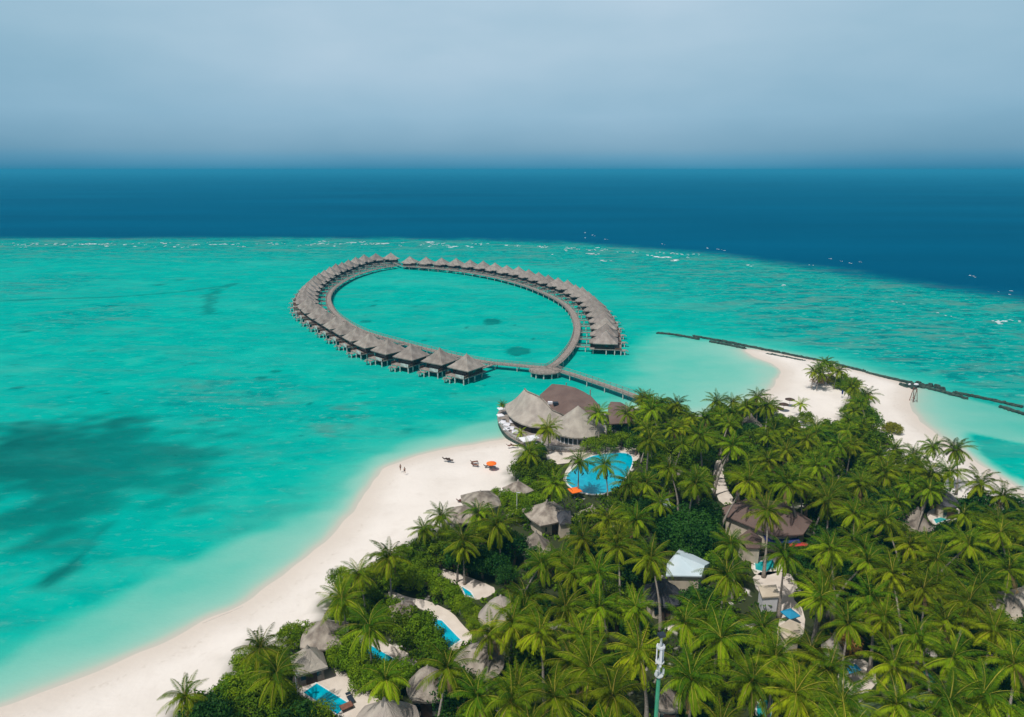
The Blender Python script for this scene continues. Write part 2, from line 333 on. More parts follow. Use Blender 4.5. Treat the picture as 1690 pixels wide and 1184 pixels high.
def sea_material():
    m = bpy.data.materials.new('sea_water'); m.use_nodes = True; nt = m.node_tree; N = nt.nodes; L = nt.links; b = N['Principled BSDF']
    a = N.new('ShaderNodeAttribute'); a.attribute_name = 'sea'; s = N.new('ShaderNodeSeparateColor'); L.new(a.outputs['Color'], s.inputs[0])
    tc = N.new('ShaderNodeTexCoord')
    def noise(sc_, det, stretch=(1,1,1), rough=.55, dist=0):
        mp = N.new('ShaderNodeMapping'); mp.inputs['Scale'].default_value = stretch; L.new(tc.outputs['Object'], mp.inputs[0])
        n = N.new('ShaderNodeTexNoise'); n.inputs['Scale'].default_value = sc_; n.inputs['Detail'].default_value = det; n.inputs['Roughness'].default_value = rough; n.inputs['Distortion'].default_value = dist
        L.new(mp.outputs[0], n.inputs['Vector']); return n.outputs[0]
    def rng_(x, a0, a1, b0=0, b1=1):
        r = N.new('ShaderNodeMapRange'); r.inputs[1].default_value = a0; r.inputs[2].default_value = a1; r.inputs[3].default_value = b0; r.inputs[4].default_value = b1; L.new(x, r.inputs[0]); return r.outputs[0]
    def mul(x, y):
        r = N.new('ShaderNodeMath'); r.operation = 'MULTIPLY'; L.new(x, r.inputs[0])
        if isinstance(y, float): r.inputs[1].default_value = y
        else: L.new(y, r.inputs[1])
        return r.outputs[0]
    def addm(x, y):
        r = N.new('ShaderNodeMath'); r.operation = 'ADD'; L.new(x, r.inputs[0]); L.new(y, r.inputs[1]); return r.outputs[0]
    def mix(f, x, col):
        r = N.new('ShaderNodeMix'); r.data_type = 'RGBA'; L.new(f, r.inputs[0]); L.new(x, r.inputs[6])
        if isinstance(col, tuple): r.inputs[7].default_value = (*col, 1)
        else: L.new(col, r.inputs[7])
        return r.outputs[2]
    nA = noise(.05, 6, (1,1.3,1)); nB = noise(.16, 7, (.55,1,1), .65, .6); nC = noise(.012, 4, (.6,1.2,1)); nD = noise(.45, 5, (.5,1,1), .7); nF = noise(.07, 6, (.35,1,1), .65, 1.0)
    tt = addm(s.outputs[0], mul(rng_(nA, .3, .7, -.10, .06), rng_(s.outputs[0], .15, .6)))
    cr = N.new('ShaderNodeValToRGB'); L.new(tt, cr.inputs[0])
    st = [(0,(.52,.46,.40)),(.06,(.49,.46,.40)),(.18,(.40,.48,.40)),(.4,(.24,.49,.40)),(.62,(.125,.45,.36)),(.8,(.04,.42,.33)),(.95,(.0,.37,.295)),(1,(.0,.335,.276))]
    for p, c in st[1:-1]: cr.color_ramp.elements.new(p)
    for e, (p, c) in zip(cr.color_ramp.elements, st): e.position = p; e.color = (*c, 1)
    col = cr.outputs[0]
    water = rng_(s.outputs[0], .6, .95)
    # pale sand patches and darker turf seen through the lagoon water
    col = mix(mul(mul(rng_(nC, .52, .68), water), .55), col, (.03,.42,.34))
    col = mix(mul(mul(rng_(nD, .62, .74), rng_(nC, .45, .6)), mul(water, .2)), col, (.12,.40,.33))
    vo = N.new('ShaderNodeTexVoronoi'); vo.inputs['Scale'].default_value = .11; vo.inputs['Randomness'].default_value = 1; mpv = N.new('ShaderNodeMapping'); L.new(tc.outputs['Object'], mpv.inputs[0]); mpv.inputs['Scale'].default_value = (.8,1.1,1); L.new(mpv.outputs[0], vo.inputs['Vector'])
    col = mix(mul(mul(rng_(vo.outputs['Distance'], .10, .04), rng_(noise(.02, 3), .5, .58)), mul(water, .7)), col, (.0,.16,.14))
    col = mix(mul(mul(rng_(noise(.9, 3, (.25,1,1)), .55, .7), rng_(nA, .45, .6)), mul(water, .12)), col, (.04,.44,.37))
    # reef flat: mottled rubble, coral and channels
    ml = s.outputs[2]
    col = mix(mul(ml, .7), col, (.0,.235,.21))
    col = mix(mul(mul(rng_(nB, .48, .62), ml), mul(water, .85)), col, (.0,.13,.135))
    col = mix(mul(mul(rng_(nF, .5, .64), ml), mul(water, .85)), col, (.085,.22,.185))
    col = mix(mul(mul(rng_(nD, .56, .68), ml), mul(water, .75)), col, (.20,.38,.34))
    g = s.outputs[1]
    gn = mul(g, rng_(noise(.09, 6, (.6,1,1), .65), .25, .6, .72, 1.0))
    col = mix(gn, col, (.002,.090,.078))
    dk = mix(rng_(noise(.003, 4, (.4,1,1)), .35, .65), None or cr.outputs[0], (.0,.07,.145)) if False else None
    dn = N.new('ShaderNodeMix'); dn.data_type = 'RGBA'; L.new(rng_(noise(.004, 5, (.3,1,1)), .35, .65), dn.inputs[0]); dn.inputs[6].default_value = (.0,.054,.114,1); dn.inputs[7].default_value = (.0,.076,.152,1)
    edge = addm(a.outputs['Alpha'], mul(rng_(nF, .3, .7, -.25, .25), mul(a.outputs['Alpha'], rng_(a.outputs['Alpha'], .5, 1, 1, 0))))
    col = mix(edge, col, dn.outputs[2])
    N.remove(b); b = N.new('ShaderNodeBsdfDiffuse'); gl = N.new('ShaderNodeBsdfGlossy'); gl.inputs['Roughness'].default_value = .25; gl.inputs['Color'].default_value = (.1,.8,1,1)
    ms = N.new('ShaderNodeMixShader'); L.new(rng_(s.outputs[0], 0, .3, .0, .035), ms.inputs[0]); L.new(b.outputs[0], ms.inputs[1]); L.new(gl.outputs[0], ms.inputs[2]); L.new(ms.outputs[0], N['Material Output'].inputs[0])
    L.new(col, b.inputs['Color'])
    h = addm(mul(noise(.35, 5, (.55,1,1), .6), .9), mul(noise(1.7, 3, (.6,1,1)), .22))
    bp = N.new('ShaderNodeBump'); L.new(rng_(s.outputs[0], .1, .9, .05, .45), bp.inputs['Strength']); bp.inputs['Distance'].default_value = .5; L.new(h, bp.inputs['Height']); L.new(bp.outputs[0], b.inputs['Normal']); L.new(bp.outputs[0], gl.inputs['Normal'])
    return m
sea.materials.append(sea_material()); so_ = bpy.data.objects.new('water', sea); C.objects.link(so_); tag(so_, kind='structure')

FOREST = [(268,1200),(275,1175),(282,1150),(320,1130),(385,1110),(390,1080),(400,1060),(420,1040),(450,1050),(480,1036),(520,1030),(534,1000),(540,965),(585,935),(615,915),(680,895),(690,870),(720,850),(760,840),(800,820),(845,800),(848,760),(862,735),
 (895,712),(905,735),(960,735),(985,680),(1000,668),(1040,655),(1080,655),(1120,662),(1165,672),(1200,665),(1250,655),(1282,680),(1310,695),(1350,700),(1385,688),(1400,670),(1415,640),(1436,650),(1436,690),(1440,716),(1465,752),(1515,768),(1550,788),(1590,815),(1640,822),(1700,828),(1780,880),(1780,1300),(268,1300)]
xs = np.arange(-150, 200, 1.0); ys = np.arange(-20, 320, 1.0)
V, q = grid(xs, ys, 'sand'); X, Y = V[:, 0], V[:, 1]
ds = sdist(X, Y, land)+wob(X, Y, 22, 3)*.5
h = np.where(ds < 0, 1.3*(1-np.exp(ds*.07)), -.07*ds)
V[:, 2] = np.maximum(h, -3)
terr = np_mesh('sand', V, q, smooth_=True)
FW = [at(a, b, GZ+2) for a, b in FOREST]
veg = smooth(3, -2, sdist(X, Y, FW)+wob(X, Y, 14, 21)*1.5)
aa = terr.attributes.new('sea', 'FLOAT_COLOR', 'POINT')
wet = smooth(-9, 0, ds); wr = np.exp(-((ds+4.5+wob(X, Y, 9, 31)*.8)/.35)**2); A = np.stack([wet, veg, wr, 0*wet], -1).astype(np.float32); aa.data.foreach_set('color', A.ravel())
def sand_material():
    m = bpy.data.materials.new('coral_sand'); m.use_nodes = True; nt = m.node_tree; N = nt.nodes; L = nt.links; b = N['Principled BSDF']
    a = N.new('ShaderNodeAttribute'); a.attribute_name = 'sea'; s = N.new('ShaderNodeSeparateColor'); L.new(a.outputs['Color'], s.inputs[0]); tc = N.new('ShaderNodeTexCoord')
    def noise(k, d): n = N.new('ShaderNodeTexNoise'); n.inputs['Scale'].default_value = k; n.inputs['Detail'].default_value = d; L.new(tc.outputs['Object'], n.inputs['Vector']); return n.outputs[0]
    def rg(x, a0, a1, b0=0, b1=1): r = N.new('ShaderNodeMapRange'); r.inputs[1].default_value = a0; r.inputs[2].default_value = a1; r.inputs[3].default_value = b0; r.inputs[4].default_value = b1; L.new(x, r.inputs[0]); return r.outputs[0]
    def mix(f, x, c):
        r = N.new('ShaderNodeMix'); r.data_type = 'RGBA'; L.new(f, r.inputs[0]); r.inputs[7].default_value = (*c, 1)
        if isinstance(x, tuple): r.inputs[6].default_value = (*x, 1)
        else: L.new(x, r.inputs[6])
        return r.outputs[2]
    col = mix(rg(noise(.08, 6), .35, .65), (.68,.635,.59), (.625,.58,.535))
    col = mix(rg(noise(1.1, 4), .60, .75, 0, .3), col, (.50,.45,.40))
    col = mix(rg(noise(.3, 8), .55, .75, 0, .35), col, (.54,.49,.44))
    col = mix(rg(s.outputs[0], .0, 1, 0, .85), col, (.52,.46,.40))
    m3 = N.new('ShaderNodeMath'); m3.operation = 'MULTIPLY'; L.new(s.outputs[2], m3.inputs[0]); L.new(rg(noise(1.5, 5), .5, .7, 0, .45), m3.inputs[1]); col = mix(m3.outputs[0], col, (.33,.28,.22))
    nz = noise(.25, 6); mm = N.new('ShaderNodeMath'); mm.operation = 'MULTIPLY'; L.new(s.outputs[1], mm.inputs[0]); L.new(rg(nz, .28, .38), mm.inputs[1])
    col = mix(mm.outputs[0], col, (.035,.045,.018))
    L.new(col, b.inputs['Base Color']); b.inputs['Roughness'].default_value = .95; b.inputs['Specular IOR Level'].default_value = .1
    bp = N.new('ShaderNodeBump'); bp.inputs['Strength'].default_value = .35; bp.inputs['Distance'].default_value = .2; L.new(noise(.9, 5), bp.inputs['Height']); L.new(bp.outputs[0], b.inputs['Normal'])
    return m
terr.materials.append(sand_material()); to = bpy.data.objects.new('ground', terr); C.objects.link(to); tag(to, kind='structure')

def arcpath0(l): return chaikin(pts(l), 2, False)
# surf breaking along the reef edge: one sheet of foam flecks
FO = [(30,404,6),(50,405,14),(150,403,20),(170,403,10),(230,402,6),(360,403,18),(345,401,8),(536,399,18),(579,401,18),(600,400,14),(640,402,20),(666,401,5),(705,400,24),(748,408,26),(778,407,16),(891,408,11),(910,421,6),(963,384,5),(963,392,5),(980,389,5),(938,415,9),(1000,395,4),
 (1118,430,22),(1090,425,30),(1169,411,4),(1186,412,5),(1195,413,5),(1096,404,4),(1375,429,5),(1385,431,4),(1398,434,5),(1418,433,6),(1600,455,5),(1614,458,8),(1657,484,4),(1679,482,7),(1653,532,26),(1681,531,12),(1237,438,12),(1337,437,7),(1000,430,16),(980,420,20),(1290,470,9),(1480,500,12),(1560,520,10),(100,404,18),(270,402,16),(450,402,14)]
mb = MB(); rr = random.Random(5)
for k in range(110):
    a = rr.uniform(-20, 1150); FO.append((a, 400+(rr.uniform(0, 9) if k % 3 == 0 else rr.gauss(3.5, .7))+max(0, a-800)*.05, rr.uniform(3, 14)))
for (a, b, wd) in FO:
    p = at(a, b, .06); sc_ = wd/F*proj(p.x, p.y, 0)[2]
    for k in range(max(2, int(wd/3))):
        cx = p.x+rr.uniform(-.5, .5)*sc_; cy = p.y+rr.uniform(-2.5, 2.5)*(1+p.y/400); l = sc_*rr.uniform(.08, .3)*(1.6 if wd < 8 else 1); ww = l*.18+rr.uniform(.4, 1.3)*p.y/500; n = 11
        vs = [(cx+math.cos(2*math.pi*i/n)*l*rr.uniform(.5, 1.1), cy+math.sin(2*math.pi*i/n)*ww*rr.uniform(.4, 1.2), .06+.004*(len(mb.f) % 60)) for i in range(n)]
        mb.add(vs, [tuple(range(n))])
W = arcpath0([(336,1029),(360,1019),(385,1009),(403,1001)]); mb.rings([[(p.x-.25,p.y-.2,.06),(p.x,p.y,.10),(p.x+.3,p.y+.3,.06)] for p in W])
tag(mb.build('surf_foam', M['foam']), 'white flecks of surf scattered along the outer reef edge', 'surf', kind='stuff')

# haze: even air over the whole scene
def haze(dens):
    mb = MB(); mb.box((0,3000,36.5), (52000,58000,82)); m = bpy.data.materials.new('haze'); m.use_nodes = True; nt = m.node_tree; nt.nodes.remove(nt.nodes['Principled BSDF'])
    v = nt.nodes.new('ShaderNodeVolumePrincipled'); v.inputs['Color'].default_value = (.05,.47,.74,1); v.inputs['Density'].default_value = dens; v.inputs['Anisotropy'].default_value = 0
    nt.links.new(v.outputs[0], nt.nodes['Material Output'].inputs['Volume']); o = mb.build('haze', m); tag(o, kind='stuff', label='pale sea haze over the far water', cat='haze'); return o
HZ = haze(.00018)
# ------------------------------------------------------------ shapes used again and again
LM = []                                        # landmarks (name, x, y) that labels may refer to
KEEP = []                                      # spots (in the survey photo) that no random tree may cover
FOOT = []                                      # building footprints (x, y, r)
def resample(path, step):
    d = [0]
    for a, b in zip(path, path[1:]): d.append(d[-1]+(Vector(b)-Vector(a)).length)
    n = max(1, round(d[-1]/step)); out = []; i = 0
    for k in range(n+1):
        s = d[-1]*k/n
        while i < len(d)-2 and d[i+1] < s: i += 1
        t = (s-d[i])/(d[i+1]-d[i]); out.append(Vector(path[i]).lerp(Vector(path[i+1]), t))
    return out
def superring(r, n, z, sq=0.0, ox=0, oy=0, rot=0, ey=1.0):
    out = []
    for k in range(n):
        a = 2*math.pi*k/n+rot; c, s = math.cos(a), math.sin(a)
        f = 1/max(abs(c), abs(s)); f = 1+(f-1)*sq
        out.append((ox+r*f*c, oy+r*f*s*ey, z))
    return out
def thatch(mb, r, z0, z1, n=32, sq=1.0, concave=.18, ox=0, oy=0, ey=1.0, rot=0, lip=.35, seed=0):
    """a thatched roof: ragged eave lip, concave slopes, blunt tip"""
    rr = random.Random(seed); rs = []
    rs.append(superring(r*.93, n, z0-lip*.9, sq, ox, oy, rot, ey)); rs.append(superring(r*1.0, n, z0-lip, sq, ox, oy, rot, ey)); rs.append(superring(r*1.01, n, z0, sq, ox, oy, rot, ey))
    for t in (.12,.27,.42,.57,.71,.84,.94):
        zz = z0+(z1-z0)*(t-concave*math.sin(math.pi*t)*.55)
        rs.append([(x+rr.uniform(-.04,.04), y+rr.uniform(-.04,.04), z) for x, y, z in superring(r*(1-t), n, zz, sq, ox, oy, rot, ey)])
    rs.append(superring(r*.015, n, z1, sq, ox, oy, rot, ey)); mb.rings(rs); return mb

# ------------------------------------------------------------ the oval of water villas
WALKZ = 2.3
LWALK = [(905,607),(880,605.5),(845,602),(800,598),(745,586),(701,575),(658,564),(625,555),(596,546),(570,531.5),(550,516),(541,499),(543,485),(554,472),(581,456),(614,445.5),(636,441),(654,439)]
RWALK = [(905,607),(921,598),(938,580),(948,564),(953,546),(951,530),(944,514),(931,501),(910,489),(880,476),(850,466),(810,456),(764,448),(722,443.5),(690,441),(666,439.5)]
def arcpath(l, z): return chaikin([at(a, b, z) for a, b in l], 2, False)
lw = resample(arcpath(LWALK, WALKZ), 3.0); rw = resample(arcpath(RWALK, WALKZ), 3.0)
SHOREWALK = resample(arcpath([(905,607),(925,611.5),(955,621),(985,631),(1020,643),(1050,654),(1072,664)], WALKZ), 3.0)
def offs(path, d):
    out = []
    for i, p in enumerate(path):
        t = (path[min(i+1, len(path)-1)]-path[max(i-1, 0)]); t.z = 0; t.normalize(); out.append(p+Vector((-t.y, t.x, 0))*d)
    return out
def jetty(path, wd, label, cat='walkway', first_pile=1, every=3):
    t = empty('wooden_walkway', (path[0].x, path[0].y, 0)); tag(t, label, cat, 'wooden walkways over the lagoon'); o0 = Vector((path[0].x, path[0].y, 0))
    def strip(a0, a1, z0, z1, mb):
        A = offs(path, a0); B = offs(path, a1)
        mb.rings([[(A[i].x-o0.x, A[i].y-o0.y, z0), (B[i].x-o0.x, B[i].y-o0.y, z0), (B[i].x-o0.x, B[i].y-o0.y, z1), (A[i].x-o0.x, A[i].y-o0.y, z1)] for i in range(len(path))]); return mb
    strip(-wd/2, wd/2, WALKZ-.3, WALKZ, MB()).build('deck', M['wood'], t)
    for s in (-1, 1):
        mb = MB(); strip(s*(wd/2-.06)-.06, s*(wd/2-.06)+.06, WALKZ+.95, WALKZ+1.05, mb); strip(s*(wd/2-.06)-.03, s*(wd/2-.06)+.03, WALKZ+.45, WALKZ+.55, mb)
        E = offs(path, s*(wd/2-.06))
        for p in E: mb.box((p.x-o0.x, p.y-o0.y, WALKZ+.5), (.12,.12,1.0))
        mb.build('railing', M['wood'], t)
    idx = list(range(first_pile, len(path)-1, every))[:50]
    pm = MB().bar((0,0,-1.5), (0,0,WALKZ-.3), .17, .17, 8).mesh('pile', M['pile'])
    for i in idx:
        for s in (-1, 1):
            e = offs(path, s*(wd/2-.3))[i]; link('pile', pm, t, (e.x-o0.x, e.y-o0.y, 0))
    return t
jetty(lw, 3.0, 'long curved grey wooden walkway behind the left arc of water villas')
jetty(rw, 3.4, 'long curved grey wooden walkway inside the right arc of water villas')
jetty(SHOREWALK, 3.0, 'straight wooden jetty from the round junction platform to the palm shore', 'jetty')
# junction platform
jc = at(900, 611, WALKZ); t = empty('junction_platform', (jc.x, jc.y, 0)); tag(t, 'round wooden platform on pale piles where the three walkways meet', 'platform'); LM.append(('the junction platform', jc.x, jc.y))
mb = MB(); mb.prism([(math.cos(a)*6.2, math.sin(a)*5.2, 0) for a in [2*math.pi*k/20 for k in range(20)]], WALKZ-.35, WALKZ+.012); mb.build('deck', M['wood'], t)
mb = MB()
for k in range(20):
    a, b = 2*math.pi*k/20, 2*math.pi*(k+1)/20
    if .1 < (a % 6.283)/6.283 < .48: continue
    p, q = (math.cos(a)*6.1, math.sin(a)*5.1), (math.cos(b)*6.1, math.sin(b)*5.1)
    for z in (.5, 1.0): mb.bar((*p, WALKZ+z), (*q, WALKZ+z), .06)
    mb.bar((*p, WALKZ), (*p, WALKZ+1), .06)
mb.build('railing', M['wood'], t)
pm = MB().bar((0,0,-1.5), (0,0,WALKZ-.35), .28, .28, 8).mesh('pile', M['pile'])
for k in range(11): link('pile', pm, t, (math.cos(k*.571)*5.4, math.sin(k*.571)*4.5, 0))
# villas
def villa_meshes():
    D = {}
    m = MB(); thatch(m, 5.25, 5.0, 9.7, 40, .92, .12, seed=1); D['roof'] = m.mesh('roof', M['thatch_villa'])
    m = MB(); thatch(m, 2.0, 4.6, 6.4, 32, 1.0, .1, ox=-4.9, ey=1.4, seed=2); D['entrance_roof'] = m.mesh('entrance_roof', M['thatch_villa'])
    m = MB(); m.bar((0,0,9.35), (0,0,9.95), .34, .12, 8); D['ridge_cap'] = m.mesh('ridge_cap', M['thatch_worn'])
    m = MB(); m.box((-.5,0,3.75), (7.6,7.8,2.6)); m.box((-5.0,0,3.65), (2.6,3.6,2.3)); D['wall'] = m.mesh('wall', M['wood_dark'])
    m = MB(); m.box((3.36,0,3.55), (.1,5.2,2.1)); D['sliding_door'] = m.mesh('sliding_door', M['glass'])
    m = MB(); m.box((0,0,0), (1.5,.1,1.2)); D['window'] = m.mesh('window', M['glass'])
    m = MB(); m.box((.2,0,2.25), (13.2,9.0,.3)); m.box((7.6,-2.4,1.7), (1.7,3.0,.2)); D['deck'] = m.mesh('deck', M['wood'])
    m = MB()
    for y in (0,):
        m.box((5.4, y, 3.3), (2.7,.1,.12))
        for x in (4.1,5.3,6.6): m.box((x, y, 2.85), (.12,.12,.9))
        m.box((5.4, y, 2.8), (2.7,.06,.55))
    D['railing'] = m.mesh('railing', M['wood_red'])
    m = MB(); m.box((6.72,2.4,2.9), (.16,4.0,1.3)); D['privacy_wall'] = m.mesh('privacy_wall', M['pile'])
    m = MB()
    for k in range(4): m.box((8.6+k*.3, -3.0, 2.15-k*.2), (.32,1.4,.08))
    D['stairs'] = m.mesh('stairs', M['wood'])
    D['pile'] = MB().bar((0,0,-1.5), (0,0,2.1), .24, .24, 8).mesh('pile', M['pile'])
    m = MB(); m.box((0,0,0), (.7,1.9,.14)); m.box((-.1,.72,.22), (.62,.5,.1)); D['lounger'] = m.mesh('sun_lounger', M['cushion'])
    return D
VM = villa_meshes()
def villa(pos, ang, gap, label, group, near):
    t = empty('water_villa', (pos.x, pos.y, 0), ang); tag(t, label, 'villa', group)
    t.scale = (1, 1.14 if pos.y > 440 else 1, random.uniform(.95, 1.05)) if not near else (1,1,1)
    for k in ('roof','entrance_roof','ridge_cap','wall','sliding_door','deck','privacy_wall','stairs'): link(k, VM[k], t)
    for y in (-4.4, 4.4): link('railing', VM['railing'], t, (0, y, 0))
    for y in (-3.92, 3.92): link('window', VM['window'], t, (.6, y, 3.9))
    for x, y in [(6.6,-4.2),(6.6,0),(6.6,4.2),(4,-4.2),(4,4.2),(.5,-4.2),(.5,4.2),(-5,-3),(-5,3)]: link('pile', VM['pile'], t, (x, y, 0))
    link('pile', VM['pile'], t, (8.2, -3.6, -.5)); link('pile', VM['pile'], t, (8.2, -1.1, -.5))
    if gap > 7:
        m = MB(); x0 = -6.3; x1 = -gap; l = x0-x1; m.box(((x0+x1)/2, 0, 2.12), (l,1.7,.2))
        for y in (-.8, .8):
            m.box(((x0+x1)/2, y, 3.1), (l,.09,.09))
            for k in range(int(l/2)+1): m.box((x0-k*2, y, 2.6), (.1,.1,1.0)); 
        m.build('walkway', M['wood'], t)
        for k in range(max(1, int(l/5))):
            for y in (-.6, .6): link('pile', VM['pile'], t, (x0-2-k*5, y, -.1))
    return t
LV = [(770,584),(719,573),(671,567),(636,558),(602,547),(579,534),(558,523.5),(538,512),(520,502),(508,492.5),(502,483),(505,471),(512,460.5),(523,451.5),(536,444),(549,438),(565,431.5),(584,425),(606,420),(631,417),(645,417)]
RV = [(1000,545),(1001,532),(999,520),(995,509),(988,498),(981,488.5),(968,479),(955,471),(940,464),(922,458),(900,451.5),(880,446),(855,440),(830,436),(800,431),(768,427.5),(730,424.5),(700,423),(676,422.5)]
def nearest(path, p): 
    return min(((Vector((a.x, a.y, 0))-Vector((p.x, p.y, 0))).length, i) for i, a in enumerate(path))
ordn = lambda n: '%d%s' % (n, 'th' if 10 <= n % 100 <= 20 else {1:'st',2:'nd',3:'rd'}.get(n % 10, 'th'))
for nm, l, wpath, sd in (('left', LV, lw, 1), ('right', RV, rw, -1)):
    path = chaikin([at(a, b, 9.7) for a, b in l], 1, False); ps = resample(path, 13.4); n = len(ps)
    for i, p in enumerate(ps):
        tg = ps[min(i+1, n-1)]-ps[max(i-1, 0)]; tg.z = 0; tg.normalize()
        dist, j = nearest(wpath, p); q = wpath[j]
        out = Vector((-tg.y, tg.x, 0)); 
        if (Vector((p.x, p.y, 0))-Vector((q.x, q.y, 0))).dot(out) < 0: out = -out
        lab = ('grey thatched water villa, %s on the %s arc counting from its near end' % (ordn(i+1), nm)) if 0 < i < n-1 else \
              ('grey thatched water villa at the %s end of the %s arc' % ('near' if i == 0 else 'far', nm))
        villa(p, math.atan2(out.y, out.x), dist-1.2, lab, 'water villas on the %s arc' % nm, i < 8)

# ------------------------------------------------------------ breakwater
BW = [([(1085,550),(1110,552),(1153,560)],'first'),([(1145,555),(1168,559),(1190,563)],0),([(1172,564),(1200,569),(1229,575)],0),([(1192,563),(1240,573),(1287,582)],0),([(1266,584.5),(1295,590),(1326,596)],0),
 ([(1293,583.5),(1330,591),(1378,600)],0),([(1380,602),(1405,608),(1427,613.5)],0),([(1430,615),(1465,624),(1502,632)],0),([(1502,633),(1530,640),(1596,658)],0),([(1576,648),(1630,659),(1684,671)],0),([(1650,671),(1690,684),(1750,702)],0)]
for i, (l, _) in enumerate(BW):
    ps = resample(arcpath(l, .3), 1.1); rr = random.Random(i); mb = MB(); wd = .55 if i == 4 else .7
    o0 = Vector((ps[0].x, ps[0].y, 0))
    mb.tube([(p-o0)+Vector((rr.uniform(-.2,.2), rr.uniform(-.2,.2), .1)) for p in ps], [wd*rr.uniform(.6,.95) for p in ps], 7)
    for p in ps:
        for k in range(3):
            c = (p-o0)+Vector((rr.uniform(-.6,.6), rr.uniform(-.6,.6), rr.uniform(-.2,.35))); s = rr.uniform(.35,.75)
            mb.box(c, (s*1.4, s, s*.8), rr.uniform(0, 3), top=.7)
    o = mb.build('breakwater', M['rock']); o.location = o0
    tag(o, 'dark rock breakwater strip, %s one counted outward from the far lagoon tip' % ordn(i+1) if i else 'dark rock breakwater strip at the far submerged tip of the line', 'breakwater', 'breakwater strips')
for i, (a, b, lab, r) in enumerate([(1512,636,'white sandbag heaped on the breakwater above the red frame',.9),(1501,636,'small white sandbag at the beach side of the breakwater rocks',.5)]):
    p = at(a, b, 1.0); mb = MB(); mb.rings([superring(r*k, 10, z, 0, ey=.6) for k, z in ((.8,0),(1,.25),(.9,.5),(.4,.65))]); o = mb.build('sandbag', M['white'], smooth=True); o.location = p; tag(o, lab, 'sandbag')
p = at(1518, 638, .3); mb = MB(); rr = random.Random(3)
for k in range(46): s = rr.uniform(.7,1.6); mb.box((rr.gauss(0,2.9), rr.gauss(0,1.5), rr.uniform(-.2,.7)), (s*1.3,s,s*.7), rr.uniform(0,3), top=.7)
o = mb.build('rock_heap', M['rock']); o.location = p; tag(o, 'dark heap of rocks widening the breakwater beside the red frame', 'rocks')
# red A-frame swing
p = at(1507.5, 661, .4); t = empty('swing_frame', p, .05); tag(t, 'reddish wooden swing frame standing where the right beach meets the water', 'swing'); LM.append(('the red swing frame', p.x, p.y))
for y in (-.9, .9):
    for s in (-1, 1): MB().bar((s*.75, y, -.3), (0, y, 4.2), .11, .09).build('leg', M['wood_red'], t)
MB().bar((0,-1.1,4.2), (0,1.1,4.2), .1).build('crossbar', M['wood_red'], t)
MB().box((0,0,.75), (.4,1.3,.08)).build('seat', M['wood_red'], t)
for y in (-.6,.6): MB().bar((0,y,.75), (0,y,4.2), .03).build('rope', M['wood'], t)
# ------------------------------------------------------------ the island: buildings, pools, furniture
def keep(l): KEEP.append(l)
def foot(x, y, r): FOOT.append((x, y, r))
def thatch_hut(px, py, wpx, label, shape=.2, apex=7.0, eave=3.2, cat='villa', name='beach_villa', roofmat='thatch_worn', rot=0.0, ey=1.0, dz=0, lm=None, keepit=True, concave=.1):
    """px, py: where the roof tip shows; wpx: how wide the roof shows"""
    p = at(px, py, GZ+apex); d = proj(p.x, p.y, p.z)[2]; r = wpx/2*d/F
    t = empty(name, (p.x, p.y, GZ), rot); tag(t, label, cat)
    m = MB(); thatch(m, r, eave, apex, 40, shape, concave, ey=ey, seed=int(px)); m.build('roof', M[roofmat], t)
    m = MB(); m.bar((0,0,apex-.2), (0,0,apex+.22), .3, .12, 8); m.build('ridge_cap', M['thatch'], t)
    m = MB(); m.rings([superring(r*.78, 40, z, shape, ey=ey) for z in (0, eave+.2)]); m.build('wall', M['cream2'] if eave > 2.6 else M['wood'], t)
    m = MB(); m.box((0,-r*.78*ey-.02,1.1), (1.6,.12,2.2)); m.build('door', M['wood_dark'], t)
    for s in (-1,1): m = MB(); m.box((s*r*.42,-r*.7*ey-.05,1.5), (1.0,.3,1.0)); m.build('window', M['glass'], t)
    foot(p.x, p.y, r*1.0)
    if lm: LM.append((lm, p.x, p.y))
    if keepit:
        k = wpx/2; hh = k*(.95 if concave < -.15 else .7); keep([(px-k*.75,py+hh*.8),(px-k*.3,py+2),(px+k*.3,py+2),(px+k*.75,py+hh*.8),(px+k*.5,py+hh*1.25),(px-k*.5,py+hh*1.25)])
    return t
thatch_hut(793,811,62,'grey thatched beach villa with rounded roof at the sand edge, left of the hedge', .6, apex=5.4, concave=-.12, rot=.3, lm='the round-roofed beach villa')
thatch_hut(765,835,58,'grey thatched villa roof half under palms, just below the round-roofed beach villa', .6, apex=5.2, concave=-.1, rot=.2)
thatch_hut(855,793,40,'small pointed grey thatched hut between the beach and the round palm clump', .8, apex=4.8, eave=2.6, concave=0, rot=.6, lm='the pointed beach hut')
thatch_hut(903,826,68,'pointed grey thatched villa with flared eaves left of the slate roof', .7, apex=6.2, concave=.3, rot=.5, lm='the flared thatched villa')
thatch_hut(978,834,48,'low grey thatched roof below the big blue pool, right of the slate roof', .5, apex=6)
thatch_hut(884,877,50,'grey thatched villa roof tucked between palms under the flared thatched villa', .6, apex=6.5)
thatch_hut(747,868,22,'tiny grey thatched shelter among the leftmost beach palms', .4, apex=4.5, eave=2.4, cat='shelter', name='beach_shelter')
thatch_hut(534,1022,74,'grey thatched villa with low hipped roof behind the bright hedge by the beach', .5, apex=6, lm='the hipped villa by the beach')
thatch_hut(507,1067,52,'square grey thatched pavilion at the corner of the clear blue pool deck', 1.0, apex=5.2, eave=2.5, cat='pavilion', name='pool_pavilion', roofmat='thatch', rot=.45, concave=0, lm='the square pavilion')
thatch_hut(664,994,48,'grey thatched villa roof rising from the hedge beside the long curved sand path', .7, apex=4.8, concave=0, rot=.5)
thatch_hut(826,984,74,'large smooth dome shaped thatched villa below the dark green tree', .05, apex=7, roofmat='thatch', concave=-.25, lm='the dome villa')
